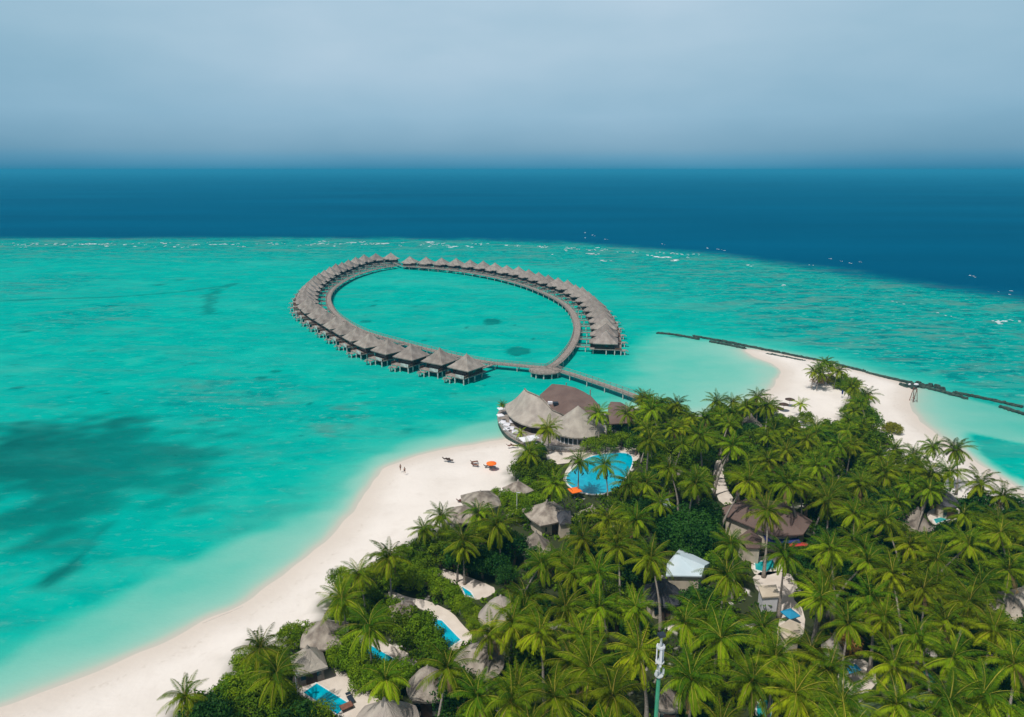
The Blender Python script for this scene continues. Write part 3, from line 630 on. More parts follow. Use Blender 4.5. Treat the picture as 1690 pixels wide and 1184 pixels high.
thatch_hut(790,1062,84,'wide rounded brown grey thatched villa right of the narrow blue pool', .1, apex=6.5, concave=-.2, lm='the wide round villa')
thatch_hut(705,1100,70,'brown thatched villa mostly hidden behind the big foreground palm', .15, apex=6.5, concave=-.2)
thatch_hut(634,1153,112,'large pointed thatched villa roof cut by the bottom edge of the picture', .25, apex=7.5, roofmat='thatch', concave=.15, lm='the villa at the bottom edge')
thatch_hut(1566,813,36,'dark domed thatched hut at the right beach above the small teal pool', .1, apex=5.5, roofmat='thatch_dark', concave=-.2, lm='the dark domed hut')
thatch_hut(1515,838,50,'grey brown thatched villa left of the small teal pool near the right beach', .3, apex=7, lm='the right beach villa')
thatch_hut(1690,968,108,'large grey thatched villa cut by the right edge of the picture', .5, apex=8, lm='the villa at the right edge')
thatch_hut(1096,953,64,'dark slate coloured thatched roof below the white metal roof', .3, apex=6.5, roofmat='thatch_dark', lm='the slate thatched roof')
thatch_hut(1240,684,34,'small grey thatched hut behind the palms at the edge of the pale lagoon', .5, apex=6)
thatch_hut(1106,752,44,'grey thatched hut deep in the palms right of the restaurant', .3, apex=7, keepit=False)
thatch_hut(1104,1128,44,'pale grey thatched shelter at the foot of the green mast', .4, apex=6)
thatch_hut(1378,1046,34,'small orange brown dried thatch hut between palms right of the tan roof', .2, apex=6, roofmat='thatch')
# generic hipped building from roof outline in the survey photo
def slab_building(name, label, cat, outline, apexes, roofmat, wallmat='cream2', thick=.25, ceil_=None, lm=None, keepit=True, wall=True):
    """outline: (px, py, z) eave points in order; apexes: (px, py, z) inner ridge points"""
    E = [at(a, b, GZ+z) for a, b, z in outline]; A = [at(a, b, GZ+z) for a, b, z in apexes]
    c = sum(E, Vector())/len(E); o0 = Vector((c.x, c.y, GZ)); t = empty(name, o0); tag(t, label, cat)
    E = [e-o0 for e in E]; A = [a-o0 for a in A]; m = MB(); n = len(E)
    near = lambda e: min(range(len(A)), key=lambda k: (A[k].xy-e.xy).length)
    idx = [near(e) for e in E]; vs = [tuple(e) for e in E]+[tuple(a) for a in A]+[tuple(e-Vector((0,0,thick))) for e in E]
    fs = []
    for i in range(n):
        j = (i+1) % n
        fs.append((i, j, n+idx[i]) if idx[i] == idx[j] else (i, j, n+idx[j], n+idx[i]))
        fs.append((i, n+len(A)+i, n+len(A)+j, j))
    fs.append(tuple(n+len(A)+k for k in range(n))[::-1]); m.add(vs, fs); m.build('roof', M[roofmat] if isinstance(roofmat, str) else roofmat, t)
    if wall:
        m = MB(); zz = min(e.z for e in E)-thick*.5; cc = sum(E, Vector())/n
        m.rings([[(cc.x+(e.x-cc.x)*.86, cc.y+(e.y-cc.y)*.86, z) for e in E] for z in (0, zz)]); m.build('wall', M[wallmat] if isinstance(wallmat, str) else wallmat, t)
    r = max((e.xy-c.xy+o0.xy).length for e in E); foot(c.x, c.y, r*.75)
    if lm: LM.append((lm, c.x, c.y))
    if keepit: keep([(a, b) for a, b, z in outline])
    return t
slab_building('metal_roofed_house', 'house with plain white blue metal hipped roof in the middle of the palms', 'house', [(1122,905,4.0),(1172,929,4.0),(1158,951,3.6),(1099,950,3.6),(1101,930,3.8)], [(1115,914,5.2),(1163,934,5.2)], M['white_roof'], lm='the white metal roof')
slab_building('brown_roofed_hall', 'large hall with wide dark brown roof and navy awning in the palms', 'hall', [(1189,848,4.4),(1192,838,5.2),(1237,822,6.4),(1291,829,6.4),(1341,860,5),(1326,882,4.2),(1277,885,4.2)], [(1250,842,7.2),(1290,842,7.2)], M['brown'], lm='the brown-roofed hall')
slab_building('brown_roofed_annex', 'lower brown roofed annex in front of the large brown hall', 'annex', [(1218,887,4),(1238,872,4.8),(1258,889,4.2),(1256,905,3.6),(1232,904,3.6)], [(1240,884,5.4)], M['brown'])
slab_building('slate_roofed_hut', 'narrow dark slate roofed hut right of the flared thatched villa', 'hut', [(915,843,4),(942,843,4),(943,864,3.4),(924,866,3.4)], [(929,848,4.6),(932,856,4.5)], M['thatch_dark'], lm='the slate-roofed hut')
slab_building('tan_roofed_hut', 'hut with flat tan roof below the blue parasol', 'hut', [(1282,1036,3.2),(1303,1022,3.4),(1322,1030,3.4),(1320,1055,3),(1298,1058,3)], [(1303,1036,3.7)], M['tan_roof'], lm='the tan flat roof')
slab_building('white_kiosk', 'tall narrow white kiosk with tan flat top beside the teal pool', 'kiosk', [(1251,967,3.4),(1281,965,3.4),(1287,984,3.2),(1258,986,3.2)], [(1268,974,3.6)], M['tan_roof'], M['white'], lm='the white kiosk')
slab_building('olive_roofed_house', 'long narrow olive green roof strip under palms at the bottom right', 'house', [(1415,1164,4),(1480,1152,4),(1536,1140,4),(1540,1162,3.4),(1480,1174,3.4),(1420,1184,3.4)], [(1440,1166,4.6),(1520,1152,4.6)], M['olive'], M['wood_red'], lm='the olive roof')
slab_building('pale_roofed_hut', 'small pale grey roofed hut left of the large dark green tree', 'hut', [(1082,828,4),(1103,823,4.2),(1107,835,3.6),(1090,838,3.6)], [(1096,826,4.8)], M['white_roof'])
keep([(1250,965),(1290,965),(1290,1015),(1262,1015)])
slab_building('canvas_tent', 'blue canvas shade tent between palm crowns at the lower right', 'tent', [(1396,1100,3),(1412,1096,3.2),(1422,1106,3),(1402,1112,2.8)], [(1409,1103,3.3)], M['blue'], wall=False, thick=.08)
slab_building('canvas_tent', 'green canvas shade tent half hidden under palms left of the right edge villa', 'tent', [(1523,1108,3),(1534,1112,3.2),(1546,1126,3),(1533,1128,2.8)], [(1534,1120,3.2)], M['green_paint'], wall=False, thick=.08)
keep([(1085,830),(1185,830),(1195,900),(1130,915),(1085,890)]); keep([(1003,663),(1044,668),(1040,700),(1004,700)]); keep([(745,915),(835,918),(838,950),(760,935)])
# navy and red awning
p = at(1300, 888, GZ+3); t = empty('awning', (p.x, p.y, GZ)); tag(t, 'navy blue awning with a red corner along the front of the brown hall', 'awning')
m = MB(); m.rings([[(-4.6,-1.2,z), (2.2,-1.2,z), (2.2,1,z+.7), (-4.6,1,z+.7)] for z in (2.5,2.58)]); m.build('canopy', M['navy'], t)
m = MB(); m.rings([[(-.3,-1.9,z), (3.6,-1.9,z), (3.6,-.9,z+.2), (-.3,-.9,z+.2)] for z in (2.2,2.28)]); m.build('red_panel', M['red'], t)
for x in (-4.4,-1,3.4): m = MB(); m.bar((x,-1.25,0), (x,-1.25,2.5), .06); m.build('post', M['steel'], t)
keep([(1274,878),(1328,878),(1328,900),(1274,900)]); foot(p.x, p.y, 4)
# restaurant
def P(a, b, z): return at(a, b, GZ+z)
cR = at(900, 700, GZ); o0 = Vector((cR.x, cR.y, 0)); t = empty('restaurant', o0); LM.append(('the thatched restaurant', cR.x, cR.y))
tag(t, 'large thatched beach restaurant with sweeping roofs, cone tower and curved deck over the water', 'restaurant')
def loc(l): return [v-o0 for v in l]
eave = loc([P(*q) for q in [(834,667,3.6),(834,675,3.3),(839,685,3),(848,693,3),(860,699,3),(874,703.5,3),(888,705,3),(902,704,3),(915,702,3),(928,698,3.4)]])
ridge = loc([P(*q) for q in [(866,642,10),(867,643,10),(868,645,10),(872,647.5,10),(878,650,10),(885,653,9.6),(892,656,9.2),(901,665,8.2),(911,677,7),(931,686,5.6)]])
mb = MB(); k = len(eave); rows = []
for s in range(9):
    f = s/8; rows.append([tuple(eave[i].lerp(ridge[i], f)+Vector((0,0,-.9*math.sin(math.pi*f)*(1-.3*f)))) for i in range(k)])
back = [r+Vector((1.0, 7.5, -5.6)) if i < 8 else r+Vector((.5, 4, -2.5)) for i, r in enumerate(ridge)]
for s in range(1, 5): rows.append([tuple(ridge[i].lerp(back[i], s/4)) for i in range(k)])
vs = [p for r in rows for p in r]; nr_ = len(rows)
fs = [(r*k+i, r*k+i+1, (r+1)*k+i+1, (r+1)*k+i) for r in range(nr_-1) for i in range(k-1)]; mb.add(vs, fs)
lo = [(e.x*1, e.y, e.z-.4) for e in eave]; mb.add([tuple(e) for e in eave]+lo, [(i, k+i, k+i+1, i+1) for i in range(k-1)])
o = mb.build('sweeping_roof', M['thatch'], t, True); tag(o, 'sweeping curved grey thatch roof')
mb = MB(); mb.tube([r+Vector((0,0,.08)) for r in ridge], [.22]*k, 6); mb.build('ridge_cap', M['thatch_worn'], t, True)
cc = P(954, 670, 9.6)-o0; mb = MB(); thatch(mb, 7.6, GZ+3.0, GZ+9.6, 40, 0, -.02, ox=cc.x, oy=cc.y, seed=9, lip=.4); mb.build('cone_roof', M['thatch'], t)
mb = MB(); mb.rings([superring(6.7, 36, z, 0, cc.x, cc.y) for z in (GZ-.2, GZ+3)]); mb.build('wall', M['white'], t)
for kk in range(14):
    a = -2.7+kk*.19; mb = MB(); mb.box((cc.x+6.72*math.cos(a), cc.y+6.72*math.sin(a), GZ+1.5), (.12,.95,1.7), a); mb.build('window', M['glass'], t)
mb = MB(); n_ = [(-.0,0)]
for a, b in ((.3,.9),): mb.rings([[(e.x*(1-.18)+ (ridge[i].x)*.18, e.y*(.82)+ridge[i].y*.18, z) for i, e in enumerate(eave[:-1])]+[(ridge[i].x, ridge[i].y+3, z) for i in range(k-2, -1, -1)] for z in (GZ, GZ+2.9)])
mb.build('wall', M['wood_dark'], t)
def brown(name, outline, mid, th=.25):
    E = loc([P(*q) for q in outline]); c = P(*mid)-o0; n = len(E); mb = MB()
    mb.add([tuple(e) for e in E]+[tuple(c)]+[tuple(e-Vector((0,0,th))) for e in E], [(i, (i+1) % n, n) for i in range(n)]+[(i, n+1+i, n+1+(i+1) % n, (i+1) % n) for i in range(n)]+[tuple(n+1+i for i in range(n))[::-1]])
    o = mb.build(name, M['brown'], t); return o
o = brown('brown_roof', [(891,652,6.0),(911,634,8.2),(930,635.5,8.6),(949,640,8.6),(963,646.5,8),(976,654.5,7.2),(991,671,5.6),(990,683,4.8),(975,694,4.4),(933,687,4.4),(913,676,4.6),(899,663,5.2)], (938,662,6.9)); tag(o, 'large smooth dark brown roof')
o = brown('brown_roof', [(1003,672,4.6),(1008,663,5.4),(1024,664,5.4),(1046,676,4.4),(1040,698,3.6),(1006,700,3.6)], (1022,680,5.0)); tag(o, 'small brown roof by the shore palms')
mb = MB(); c1 = P(917, 666, 6.0)-o0; mb.box(c1, (1.5,1.2,.8)); mb.build('roof_opening_box', M['black'], t)  # black box standing in for the dark inside a hole in the roof
mb = MB(); c1 = P(908, 665, 5.6)-o0; mb.box(c1, (1.4,1.0,.7)); mb.build('roof_opening_box', M['white'], t)
for (a, b) in [(900,676),(930,690),(960,690),(985,690),(975,662),(935,650),(1010,695),(1035,692)]:
    c1 = at(a, b, GZ+1)-o0
    mb = MB(); mb.bar((c1.x, c1.y+2, 0), (c1.x, c1.y+2, GZ+4.2), .2); mb.build('column', M['wood'], t)
DK = [(822,676),(820,690),(825,703),(834,715),(848,725),(865,733),(885,738),(905,742),(928,745),(955,744),(985,738),(1003,724),(1000,700),(960,668),(900,660),(850,664)]
dk = loc(chaikin([at(a, b, GZ+.45) for a, b in DK], 2)); mb = MB(); mb.prism([(p.x, p.y, 0) for p in dk], GZ+.1, GZ+.45); mb.build('deck', M['wood'], t)
mb = MB(); mb.prism([(p.x*.99, p.y*.99-.0, 0) for p in dk], -.6, GZ+.08); mb.build('base_wall', M['rock'], t)
mb = MB(); LIM = [p for p in dk if p.y < 6 and p.x < 12]
for a, b in zip(dk, dk[1:]):
    if (a.y < 5 and b.y < 5 and (a-b).length < 6):
        mb.bar((a.x*.985,a.y*.985,GZ+1.35), (b.x*.985,b.y*.985,GZ+1.35), .06); mb.bar((a.x*.985,a.y*.985,GZ+.45), (a.x*.985,a.y*.985,GZ+1.35), .05); mb.bar((a.x*.985,a.y*.985,GZ+.9), (b.x*.985,b.y*.985,GZ+.9), .035)
mb.build('railing', M['steel'], t)
keep([(830,670),(866,640),(890,650),(910,632),(950,638),(990,668),(985,695),(1000,715),(950,728),(915,708),(905,704),(860,702),(838,690)]); keep([(822,676),(826,703),(848,725),(880,730),(890,712),(850,700)])
for x, y, r in ((0,4,12),(8,4,12),(-7,-1,9)): foot(o0.x+x, o0.y+y, r)
# deck furniture of the restaurant
def daybed(a, b, lab, s=1.0, rz=0):
    p = at(a, b, GZ+.45); t = empty('daybed', p, rz, s); tag(t, lab, 'daybed', 'white daybeds on the restaurant deck')
    MB().box((0,0,.22), (1.9,1.5,.3)).build('base', M['wood'], t); MB().box((0,0,.45), (1.86,1.46,.16)).build('mattress', M['white'], t)
    MB().box((0,.66,.72), (1.86,.18,.45)).build('backrest', M['white'], t); return t
def parasol(a, b, lab, mt, r=1.6, h=2.5, z=None, sides=4, group=None, cl=False, name='parasol'):
    p = at(a, b, GZ if z is None else z); p = at(a, b, p.z+h); p.z = GZ if z is None else z
    t = empty(name, p, .4); tag(t, lab, 'parasol', group)
    if cl: m = MB(); m.rings([superring(k*.3, 8, zz) for k, zz in ((.5,.9),(1,1.3),(.8,2),(.2,h))]); m.build('canopy', mt, t)
    else:
        m = MB(); m.rings([superring(r*k, 4*6, zz, .9 if sides == 4 else 0) for k, zz in ((.97,h-.62),(1,h-.6),(1.0,h-.45),(.5,h-.16),(.03,h))]); m.build('canopy', mt, t)
    MB().bar((0,0,0), (0,0,h-.1), .04).build('pole', M['wood'], t); MB().bar((0,0,0), (0,0,.12), .3, .25, 12).build('base', M['steel'], t); return t
bx = [(829,700,'leftmost white daybed by the deck railing above the water'),(836,704,'white daybed right of the leftmost one on the curved deck'),(843,710,'white daybed below the left corner of the sweeping thatch roof'),(836,711,'white daybed nearest the outer edge of the curved restaurant deck'),(850,716,'white daybed left of the little yellow palm on the deck'),(846,699,'white daybed tucked under the left eave'),(857,703,'white daybed in the row under the eave, behind the yellow palm'),(866,707,'white daybed in the row under the eave, right of the yellow palm'),(874,709,'white daybed near the right end of the row under the eave'),(884,711,'white daybed at the right end of the row under the eave')]
for i, (a, b, lab) in enumerate(bx): daybed(a, b, lab, 1.0, -.5+i*.12)
parasol(827,672,'white square parasol at the far left water side of the restaurant deck', M['white'], 1.05, 2.5, GZ+.45, group='white parasols on the restaurant deck')
parasol(826,683,'white square parasol above the leftmost daybeds on the restaurant deck', M['white'], 1.0, 2.5, GZ+.45, group='white parasols on the restaurant deck')
parasol(869,722,'wide white parasol in the middle of the restaurant deck front', M['white'], 1.7, 2.5, GZ+.45, group='white parasols on the restaurant deck')
parasol(880,719,'white parasol touching the palm at the right of the deck front', M['white'], 1.4, 2.5, GZ+.45, group='white parasols on the restaurant deck')
parasol(895,722,'tall closed white parasol standing under the deck palm', M['white'], 1.8, 3.2, GZ+.45, cl=True, group='white parasols on the restaurant deck')
parasol(949,806,'orange parasol at the near left rim of the big blue pool', M['orange'], 1.3, 2.5)
parasol(811,762,'bright orange parasol open on the white beach', M['orange'], 1.3, 2.3, 1.1, sides=8)
parasol(1305,1009,'blue parasol with white stripe below the white kiosk', M['blue'], 1.15, 2.4)
parasol(1184,688,'orange and white parasol behind the palms at the lagoon shore', M['orange'], 1.7, 2.6)
parasol(1391,644,'closed dark blue parasol at the edge of the far scrub on the spit', M['navy'], 1, 2.4, cl=True)
for i, (a, b, lab) in enumerate([(1304,657,'dark thatched beach parasol, farthest of the three on the pale spit'),(1294,665,'dark thatched beach parasol, middle one of the three on the pale spit'),(1286,672,'dark thatched beach parasol, nearest of the three on the pale spit')]):
    parasol(a, b, lab, M['wood_dark'], 1.5, 2.5, 1.2, sides=8, group='dark beach parasols on the spit')
# pools
def pool(name_lab, outline, mt, cat='pool', z=.12, cop=.35, lm=None, smooth_=0, keepit=True):
    W = [at(a, b, GZ+z) for a, b in outline]
    if smooth_: W = chaikin(W, smooth_)
    c = sum(W, Vector())/len(W); t = empty('swimming_pool', (c.x, c.y, GZ)); tag(t, name_lab, cat)
    n = len(W); w_ = [v-Vector((c.x, c.y, GZ)) for v in W]
    m = MB(); m.prism([(v.x, v.y, 0) for v in w_], -.25, z-.06); m.build('water', mt, t)
    m = MB(); outer = [v+(v.xy.to_3d().normalized())*cop for v in w_]
    m.rings([[(v.x, v.y, z-.3) for v in w_], [(v.x, v.y, z) for v in w_], [(v.x, v.y, z) for v in outer], [(v.x, v.y, z-.3) for v in outer]], cap=False); m.build('coping', M['coping'], t)
    if keepit: keep(outline)
    foot(c.x, c.y, max(v.length for v in w_)*.8)
    if lm: LM.append((lm, c.x, c.y))
    return t
pool('big kidney shaped bright blue pool below the restaurant', [(933,787),(946,773),(968,755),(1000,748),(1040,747),(1046,762),(1032,788),(1022,806),(990,817),(960,813),(938,802)], M['pool'], smooth_=2, lm='the big blue pool', cop=.4)
pool('clear rectangular blue pool on the lowest left deck', [(523,1128),(576,1161),(557,1179),(501,1143)], M['pool'], lm='the clear rectangular pool')
pool('blue pool under overhanging palm fronds in the middle left deck', [(603,1060),(652,1088),(634,1098),(590,1072)], M['pool'])
pool('blue plunge pool at the end of the long curved sand path', [(716,1022),(729,1024),(760,1056),(741,1069),(722,1050)], M['pool'])
pool('small blue pool peeking out beside the upper sand path', [(762,968),(776,977),(782,986),(768,982)], M['pool'])
pool('small teal pool beside the cream deck near the round-roofed beach villa', [(806,843),(816,838),(828,846),(818,852),(808,851)], M['pool_teal'])
pool('small teal pool strip on the cream deck near the right beach', [(1541,857),(1571,849),(1577,853),(1545,864)], M['pool_teal'], lm='the right teal pool')
pool('teal pool between palms below the brown-roofed hall', [(1246,928),(1275,924),(1282,936),(1262,944),(1247,940)], M['pool_teal'], lm='the teal pool')
pool('tiny teal pool glimpsed among the palms on the right', [(1386,777),(1403,774),(1406,781),(1390,784)], M['pool_teal'])
pool('teal pool strip at the bottom edge between palm crowns', [(1249,1163),(1266,1150),(1274,1156),(1272,1190),(1250,1190)], M['pool_teal'])
# paved terraces and sand paths
def terrace(outline, mt, z=.05, sm=1, cl=True):
    W = [at(a, b, GZ+z) for a, b in outline]
    if sm: W = chaikin(W, sm)
    m = MB(); m.prism([(p.x, p.y, 0) for p in W], GZ-.1, GZ+z); o = m.build('terrace', mt); tag(o, kind='structure')
    if cl: keep(outline)
    return W
TER = [[(485,1110),(508,1118),(545,1098),(575,1112),(602,1132),(650,1175),(560,1190),(480,1140)],
 [(578,1058),(598,1046),(615,1052),(660,1070),(694,1092),(676,1102),(640,1088),(620,1106),(580,1080)],
 [(638,978),(650,976),(672,986),(700,990),(722,998),(748,1012),(762,1030),(784,1052),(764,1068),(740,1078),(715,1040),(738,1034),(716,1016),(690,1002),(652,994)],
 [(708,941),(730,938),(752,946),(790,958),(824,974),(800,988),(782,990),(758,970),(738,956),(716,950)],
 [(812,836),(820,832),(846,842),(848,850),(800,856)],
 [(1528,846),(1548,836),(1584,838),(1585,846),(1576,860),(1545,868),(1534,860)],
 [(925,792),(955,742),(1000,738),(1050,738),(1058,752),(1045,766),(1010,754),(962,764),(940,796)],
 [(1240,945),(1300,942),(1320,968),(1305,985),(1330,1010),(1325,1062),(1280,1060),(1290,1000),(1250,980)],
 [(1240,920),(1290,916),(1300,940),(1260,952),(1240,945)],
 [(900,742),(960,742),(955,762),(905,768)],
 [(1180,760),(1192,760),(1196,800),(1215,830),(1190,835),(1176,800)],
 [(1380,1085),(1440,1090),(1450,1140),(1385,1150)]]
for i, l in enumerate(TER): terrace(l, M['cream'], .05 if i not in (0, 9) else .045)
# sun loungers
lm_ = {}
def lounger(a, b, rz, lab, mt, z=1.15, grp='sun loungers on the white beach'):
    p = at(a, b, z); t = empty('sun_lounger', p, rz); tag(t, lab, 'sun lounger', grp)
    MB().box((0,-.2,.32), (.68,1.5,.09)).build('seat', mt, t); m = MB(); m.add([(-.34,.55,.3),(.34,.55,.3),(.34,1.05,.78),(-.34,1.05,.78),(-.34,.62,.24),(.34,.62,.24),(.34,1.12,.72),(-.34,1.12,.72)], [(0,1,2,3),(7,6,5,4),(0,4,5,1),(1,5,6,2),(2,6,7,3),(3,7,4,0)]); m.build('backrest', mt, t)
    for x in (-.28,.28):
        for y in (-.85,.4): MB().box((x,y,.12), (.07,.07,.32)).build('leg', M['wood_dark'], t)
LO = [(783,764,1.9,'reddish sun lounger, upper of the pair left of the orange parasol','wood_red'),(784,769,1.2,'reddish sun lounger, lower of the pair left of the orange parasol','wood_red'),(805,771,1.8,'dark sun lounger just below the orange parasol','wood_dark'),(812,772,1.4,'brown sun lounger in the shade right below the orange parasol','wood'),
 (737,759,1.7,'dark sun lounger, left of the pair alone in the middle of the beach','wood_dark'),(742,761,1.3,'dark sun lounger, right of the pair alone in the middle of the beach','wood_dark'),(842,737,1.9,'red sun lounger, left of the pair beside the restaurant deck','wood_red'),(849,737,1.4,'red sun lounger, right of the pair beside the restaurant deck','wood_red'),
 (761,828,1.9,'reddish sun lounger, left of the pair beside the round-roofed beach villa','wood_red'),(766,830,1.4,'reddish sun lounger, right of the pair beside the round-roofed beach villa','wood_red')]
for a, b, rz, lab, mt in LO: lounger(a, b, rz, lab, M[mt])
t = empty('sun_lounger', at(579, 1157, GZ+.1), .6); tag(t, 'dark folding sun lounger at the corner of the clear rectangular pool', 'sun lounger')
MB().box((0,0,.35), (.7,1.5,.08)).build('seat', M['black'], t); MB().box((0,.95,.6), (.7,.5,.08)).build('backrest', M['black'], t); MB().box((0,0,.17), (.5,1.2,.3), top=.8).build('base', M['steel'], t)
t = empty('bench', at(572, 1170, GZ+.1), .6); tag(t, 'brown wooden bench table at the near end of the clear rectangular pool', 'bench')
MB().box((0,0,.5), (1.7,1.1,.1)).build('top', M['wood_red'], t)
for x in (-.7,.7):
    for y in (-.42,.42): MB().box((x,y,.24), (.12,.12,.46)).build('leg', M['wood_dark'], t)
# green antenna mast
p = at(1092, 1047, 31); t = empty('antenna_mast', (p.x, p.y, GZ)); tag(t, 'tall green steel mast carrying white panel antennas, rising from the palms at the bottom', 'mast'); LM.append(('the green mast', p.x, p.y)); foot(p.x, p.y, 2)
MB().bar((0,0,0), (0,0,24.5), .28, .2, 12).build('pole', M['green_paint'], t)
MB().bar((0,0,24.5), (0,0,29.5), .11, .11, 8).build('upper_pole', M['steel'], t)
for a in (.5,2.6,4.7):
    m = MB(); m.box((.34*math.cos(a), .34*math.sin(a), 27.3), (.1,.2,2.3), a); m.build('panel_antenna', M['white'], t)
for z in (24.9,26.5,28.2): MB().bar((0,0,z), (0,0,z+.1), .45, .45, 12).build('ring_clamp', M['steel'], t)
MB().box((0,0,29.62), (.65,.55,.3), .3).build('top_cap', M['black'], t)
for a in (0,1.6,3.9): m = MB(); m.box((.4*math.cos(a), .4*math.sin(a), 25.4), (.2,.22,.6), a); m.build('radio_unit', M['steel'], t)
keep([(1076,1036),(1108,1036),(1108,1110),(1100,1184),(1074,1184)])
# slim white poles in the grove
for a, b, h, lab in [(853,868,7,'thin white lamp pole rising from shrubs near the flared thatched villa'),(492,1166,5,'thin white pole in the hedge at the lowest left deck')]:
    p = at(a, b-6, GZ); t = empty('lamp_pole', p); tag(t, lab, 'lamp pole'); MB().bar((0,0,0), (0,0,h), .09, .06).build('pole', M['white'], t); MB().box((.3,0,h), (.8,.25,.12)).build('lamp_head', M['steel'], t); keep([(a-4,b-20),(a+4,b-20),(a+4,b+6),(a-4,b+6)])
# two walkers on the beach
def person(a, b, lab, rz, step):
    me = bpy.data.meshes.new('person'); J = {}
    V = [(0,0,.95),(0,0,1.18),(0,0,1.42),(0,0,1.52),(0,.01,1.62),(0,.02,1.74),
         (.10,0,.90),(.11,step,.50),(.11,step*.6,.09),(.11,step*.6+.14,.05),(-.10,0,.90),(-.11,-step*.4,.50),(-.11,-step*1.3,.10),(-.11,-step*1.3+.14,.05),
         (.19,0,1.41),(.24,-.05,1.12),(.26,.08,.90),(.265,.12,.80),(-.19,0,1.41),(-.24,.06,1.12),(-.26,.16,.92),(-.265,.2,.82)]
    E = [(0,1),(1,2),(2,3),(3,4),(4,5),(0,6),(6,7),(7,8),(8,9),(0,10),(10,11),(11,12),(12,13),(2,14),(14,15),(15,16),(16,17),(2,18),(18,19),(19,20),(20,21)]
    Rr = [.15,.135,.16,.055,.085,.07,.095,.065,.04,.03,.095,.065,.04,.03,.06,.04,.03,.022,.06,.04,.03,.022]
    me.from_pydata(V, E, []); o = bpy.data.objects.new('person', me); C.objects.link(o); md = o.modifiers.new('skin', 'SKIN')
    for i, r in enumerate(Rr): me.skin_vertices[0].data[i].radius = (r, r*.8 if i in (0,1,2) else r)
    me.skin_vertices[0].data[0].use_root = True; sb = o.modifiers.new('sub', 'SUBSURF'); sb.levels = 1; sb.render_levels = 1
    me.materials.append(M['skin']); o.location = at(a, b, .95); o.rotation_euler = (0,0,rz); tag(o, lab, 'person', 'walkers on the beach')
    m = MB(); m.rings([superring(r, 10, z, 0, ey=.72) for r, z in ((.175,.82),(.19,.95),(.165,1.05))]); m.build('shorts', M['cloth'], o)
    m = MB(); m.rings([superring(r, 10, z, 0, ey=1.1, oy=-.01) for r, z in ((.085,1.64),(.105,1.72),(.09,1.79),(.03,1.83))]); m.build('hair', M['hair'], o)
person(661,777,'left walker in dark shorts on the beach near the waterline',.6,.16); person(668,782,'right walker in dark shorts on the beach near the waterline',.8,-.15)
# ------------------------------------------------------------ plants
def quads_mesh(name, Q, tint, mats, mi=None):
    n = len(Q); V = Q.reshape(-1, 3); me = np_mesh(name, V, np.arange(4*n, dtype=np.int32), 4, True)
    a = me.attributes.new('tint', 'FLOAT', 'FACE'); a.data.foreach_set('value', tint.astype(np.float32))
    for m in mats: me.materials.append(m)
    if mi is not None: me.polygons.foreach_set('material_index', mi.astype(np.int32))
    return me
def norm(v): return v/(np.linalg.norm(v, axis=-1, keepdims=True)+1e-9)
def palm_crown(name, seed, nf=30, Lf=4.7, yellow=.0, small=False):
    r = np.random.default_rng(seed); Q = []; T = []; MI = []
    ga = 2.39996; ph = r.uniform(0, 6.28)
    for k in range(nf):
        f = k/(nf-1); az = ph+k*ga+r.normal(0, .12); e0 = math.radians(80-f*112+r.normal(0, 6)); L = Lf*(.78+.3*math.sin(math.pi*min(1, f*1.05+.12)))*r.uniform(.88, 1.08)
        droop = math.radians(72+18*f+r.normal(0, 9)); NS = 17; side_w = r.normal(0, .18)
        s = np.linspace(0, 1, NS); e = e0-droop*s**1.25; a_ = az+side_w*s
        step = L/(NS-1); d = np.stack([np.cos(e)*np.cos(a_), np.cos(e)*np.sin(a_), np.sin(e)], 1)
        p = np.vstack([[0,0,0], np.cumsum(d[:-1]*step, 0)])+np.array([0,0,.1])
        side = np.stack([-np.sin(a_), np.cos(a_), 0*a_], 1); up = norm(np.cross(d, side)*1.0); up = np.where(up[:, 2:3] < 0, -up, up)
        tnt = float(np.clip(.12+.85*f*r.uniform(.55, 1.1)-(.25 if f < .3 else 0)+r.normal(0, .12)+yellow, 0, 1.1)); dead = f > .9 and r.uniform() < .5
        # midrib
        w0 = .036*(1-s*.85)
        for i in range(NS-1):
            Q.append([p[i]-side[i]*w0[i]+up[i]*.03, p[i]+side[i]*w0[i]+up[i]*.03, p[i+1]+side[i+1]*w0[i+1]+up[i+1]*.03, p[i+1]-side[i+1]*w0[i+1]+up[i+1]*.03]); T.append(tnt); MI.append(1)
        # leaflets
        for i in range(1, NS-1):
            for hh in (0, .5):
                ss = (i+hh)/(NS-1)
                if ss > .995: continue
                pp = p[i]*(1-hh)+p[i+1]*hh; ll = .90*(math.sin(math.pi*(.12+.84*ss)))**.7*r.uniform(.85, 1.1)*(Lf/4.6); al = math.radians(62-28*ss)
                for sg in (-1, 1):
                    dr = .5+.55*f+r.normal(0, .1)
                    dd = norm(d[i]*math.cos(al)+side[i]*sg*math.sin(al)-up[i]*dr*.55+np.array([0,0,-dr*.35])); wv = norm(np.cross(dd, up[i]))*.052*(Lf/4.6)
                    m1 = pp+dd*ll*.45; tip = pp+dd*ll+np.array([0,0,-.12*ll])
                    Q.append([pp, m1-wv, tip, m1+wv]); T.append(np.clip(tnt+r.normal(0, .1), 0, 1.2)); MI.append(2 if dead else 0)
    # coconuts and leaf bases at the heart
    Q = np.array(Q, dtype=np.float64)
    return quads_mesh(name, Q, np.array(T), [M['frond'], M['rib'], M['frond_dead']], np.array(MI))
CROWNS = [palm_crown('crown', 100+k, nf=[30,27,32,26,30,34,28][k], yellow=[0,.1,-.1,.05,.2,-.05,.1][k]) for k in range(7)]
CROWN_Y = palm_crown('crown', 200, nf=20, yellow=.6)
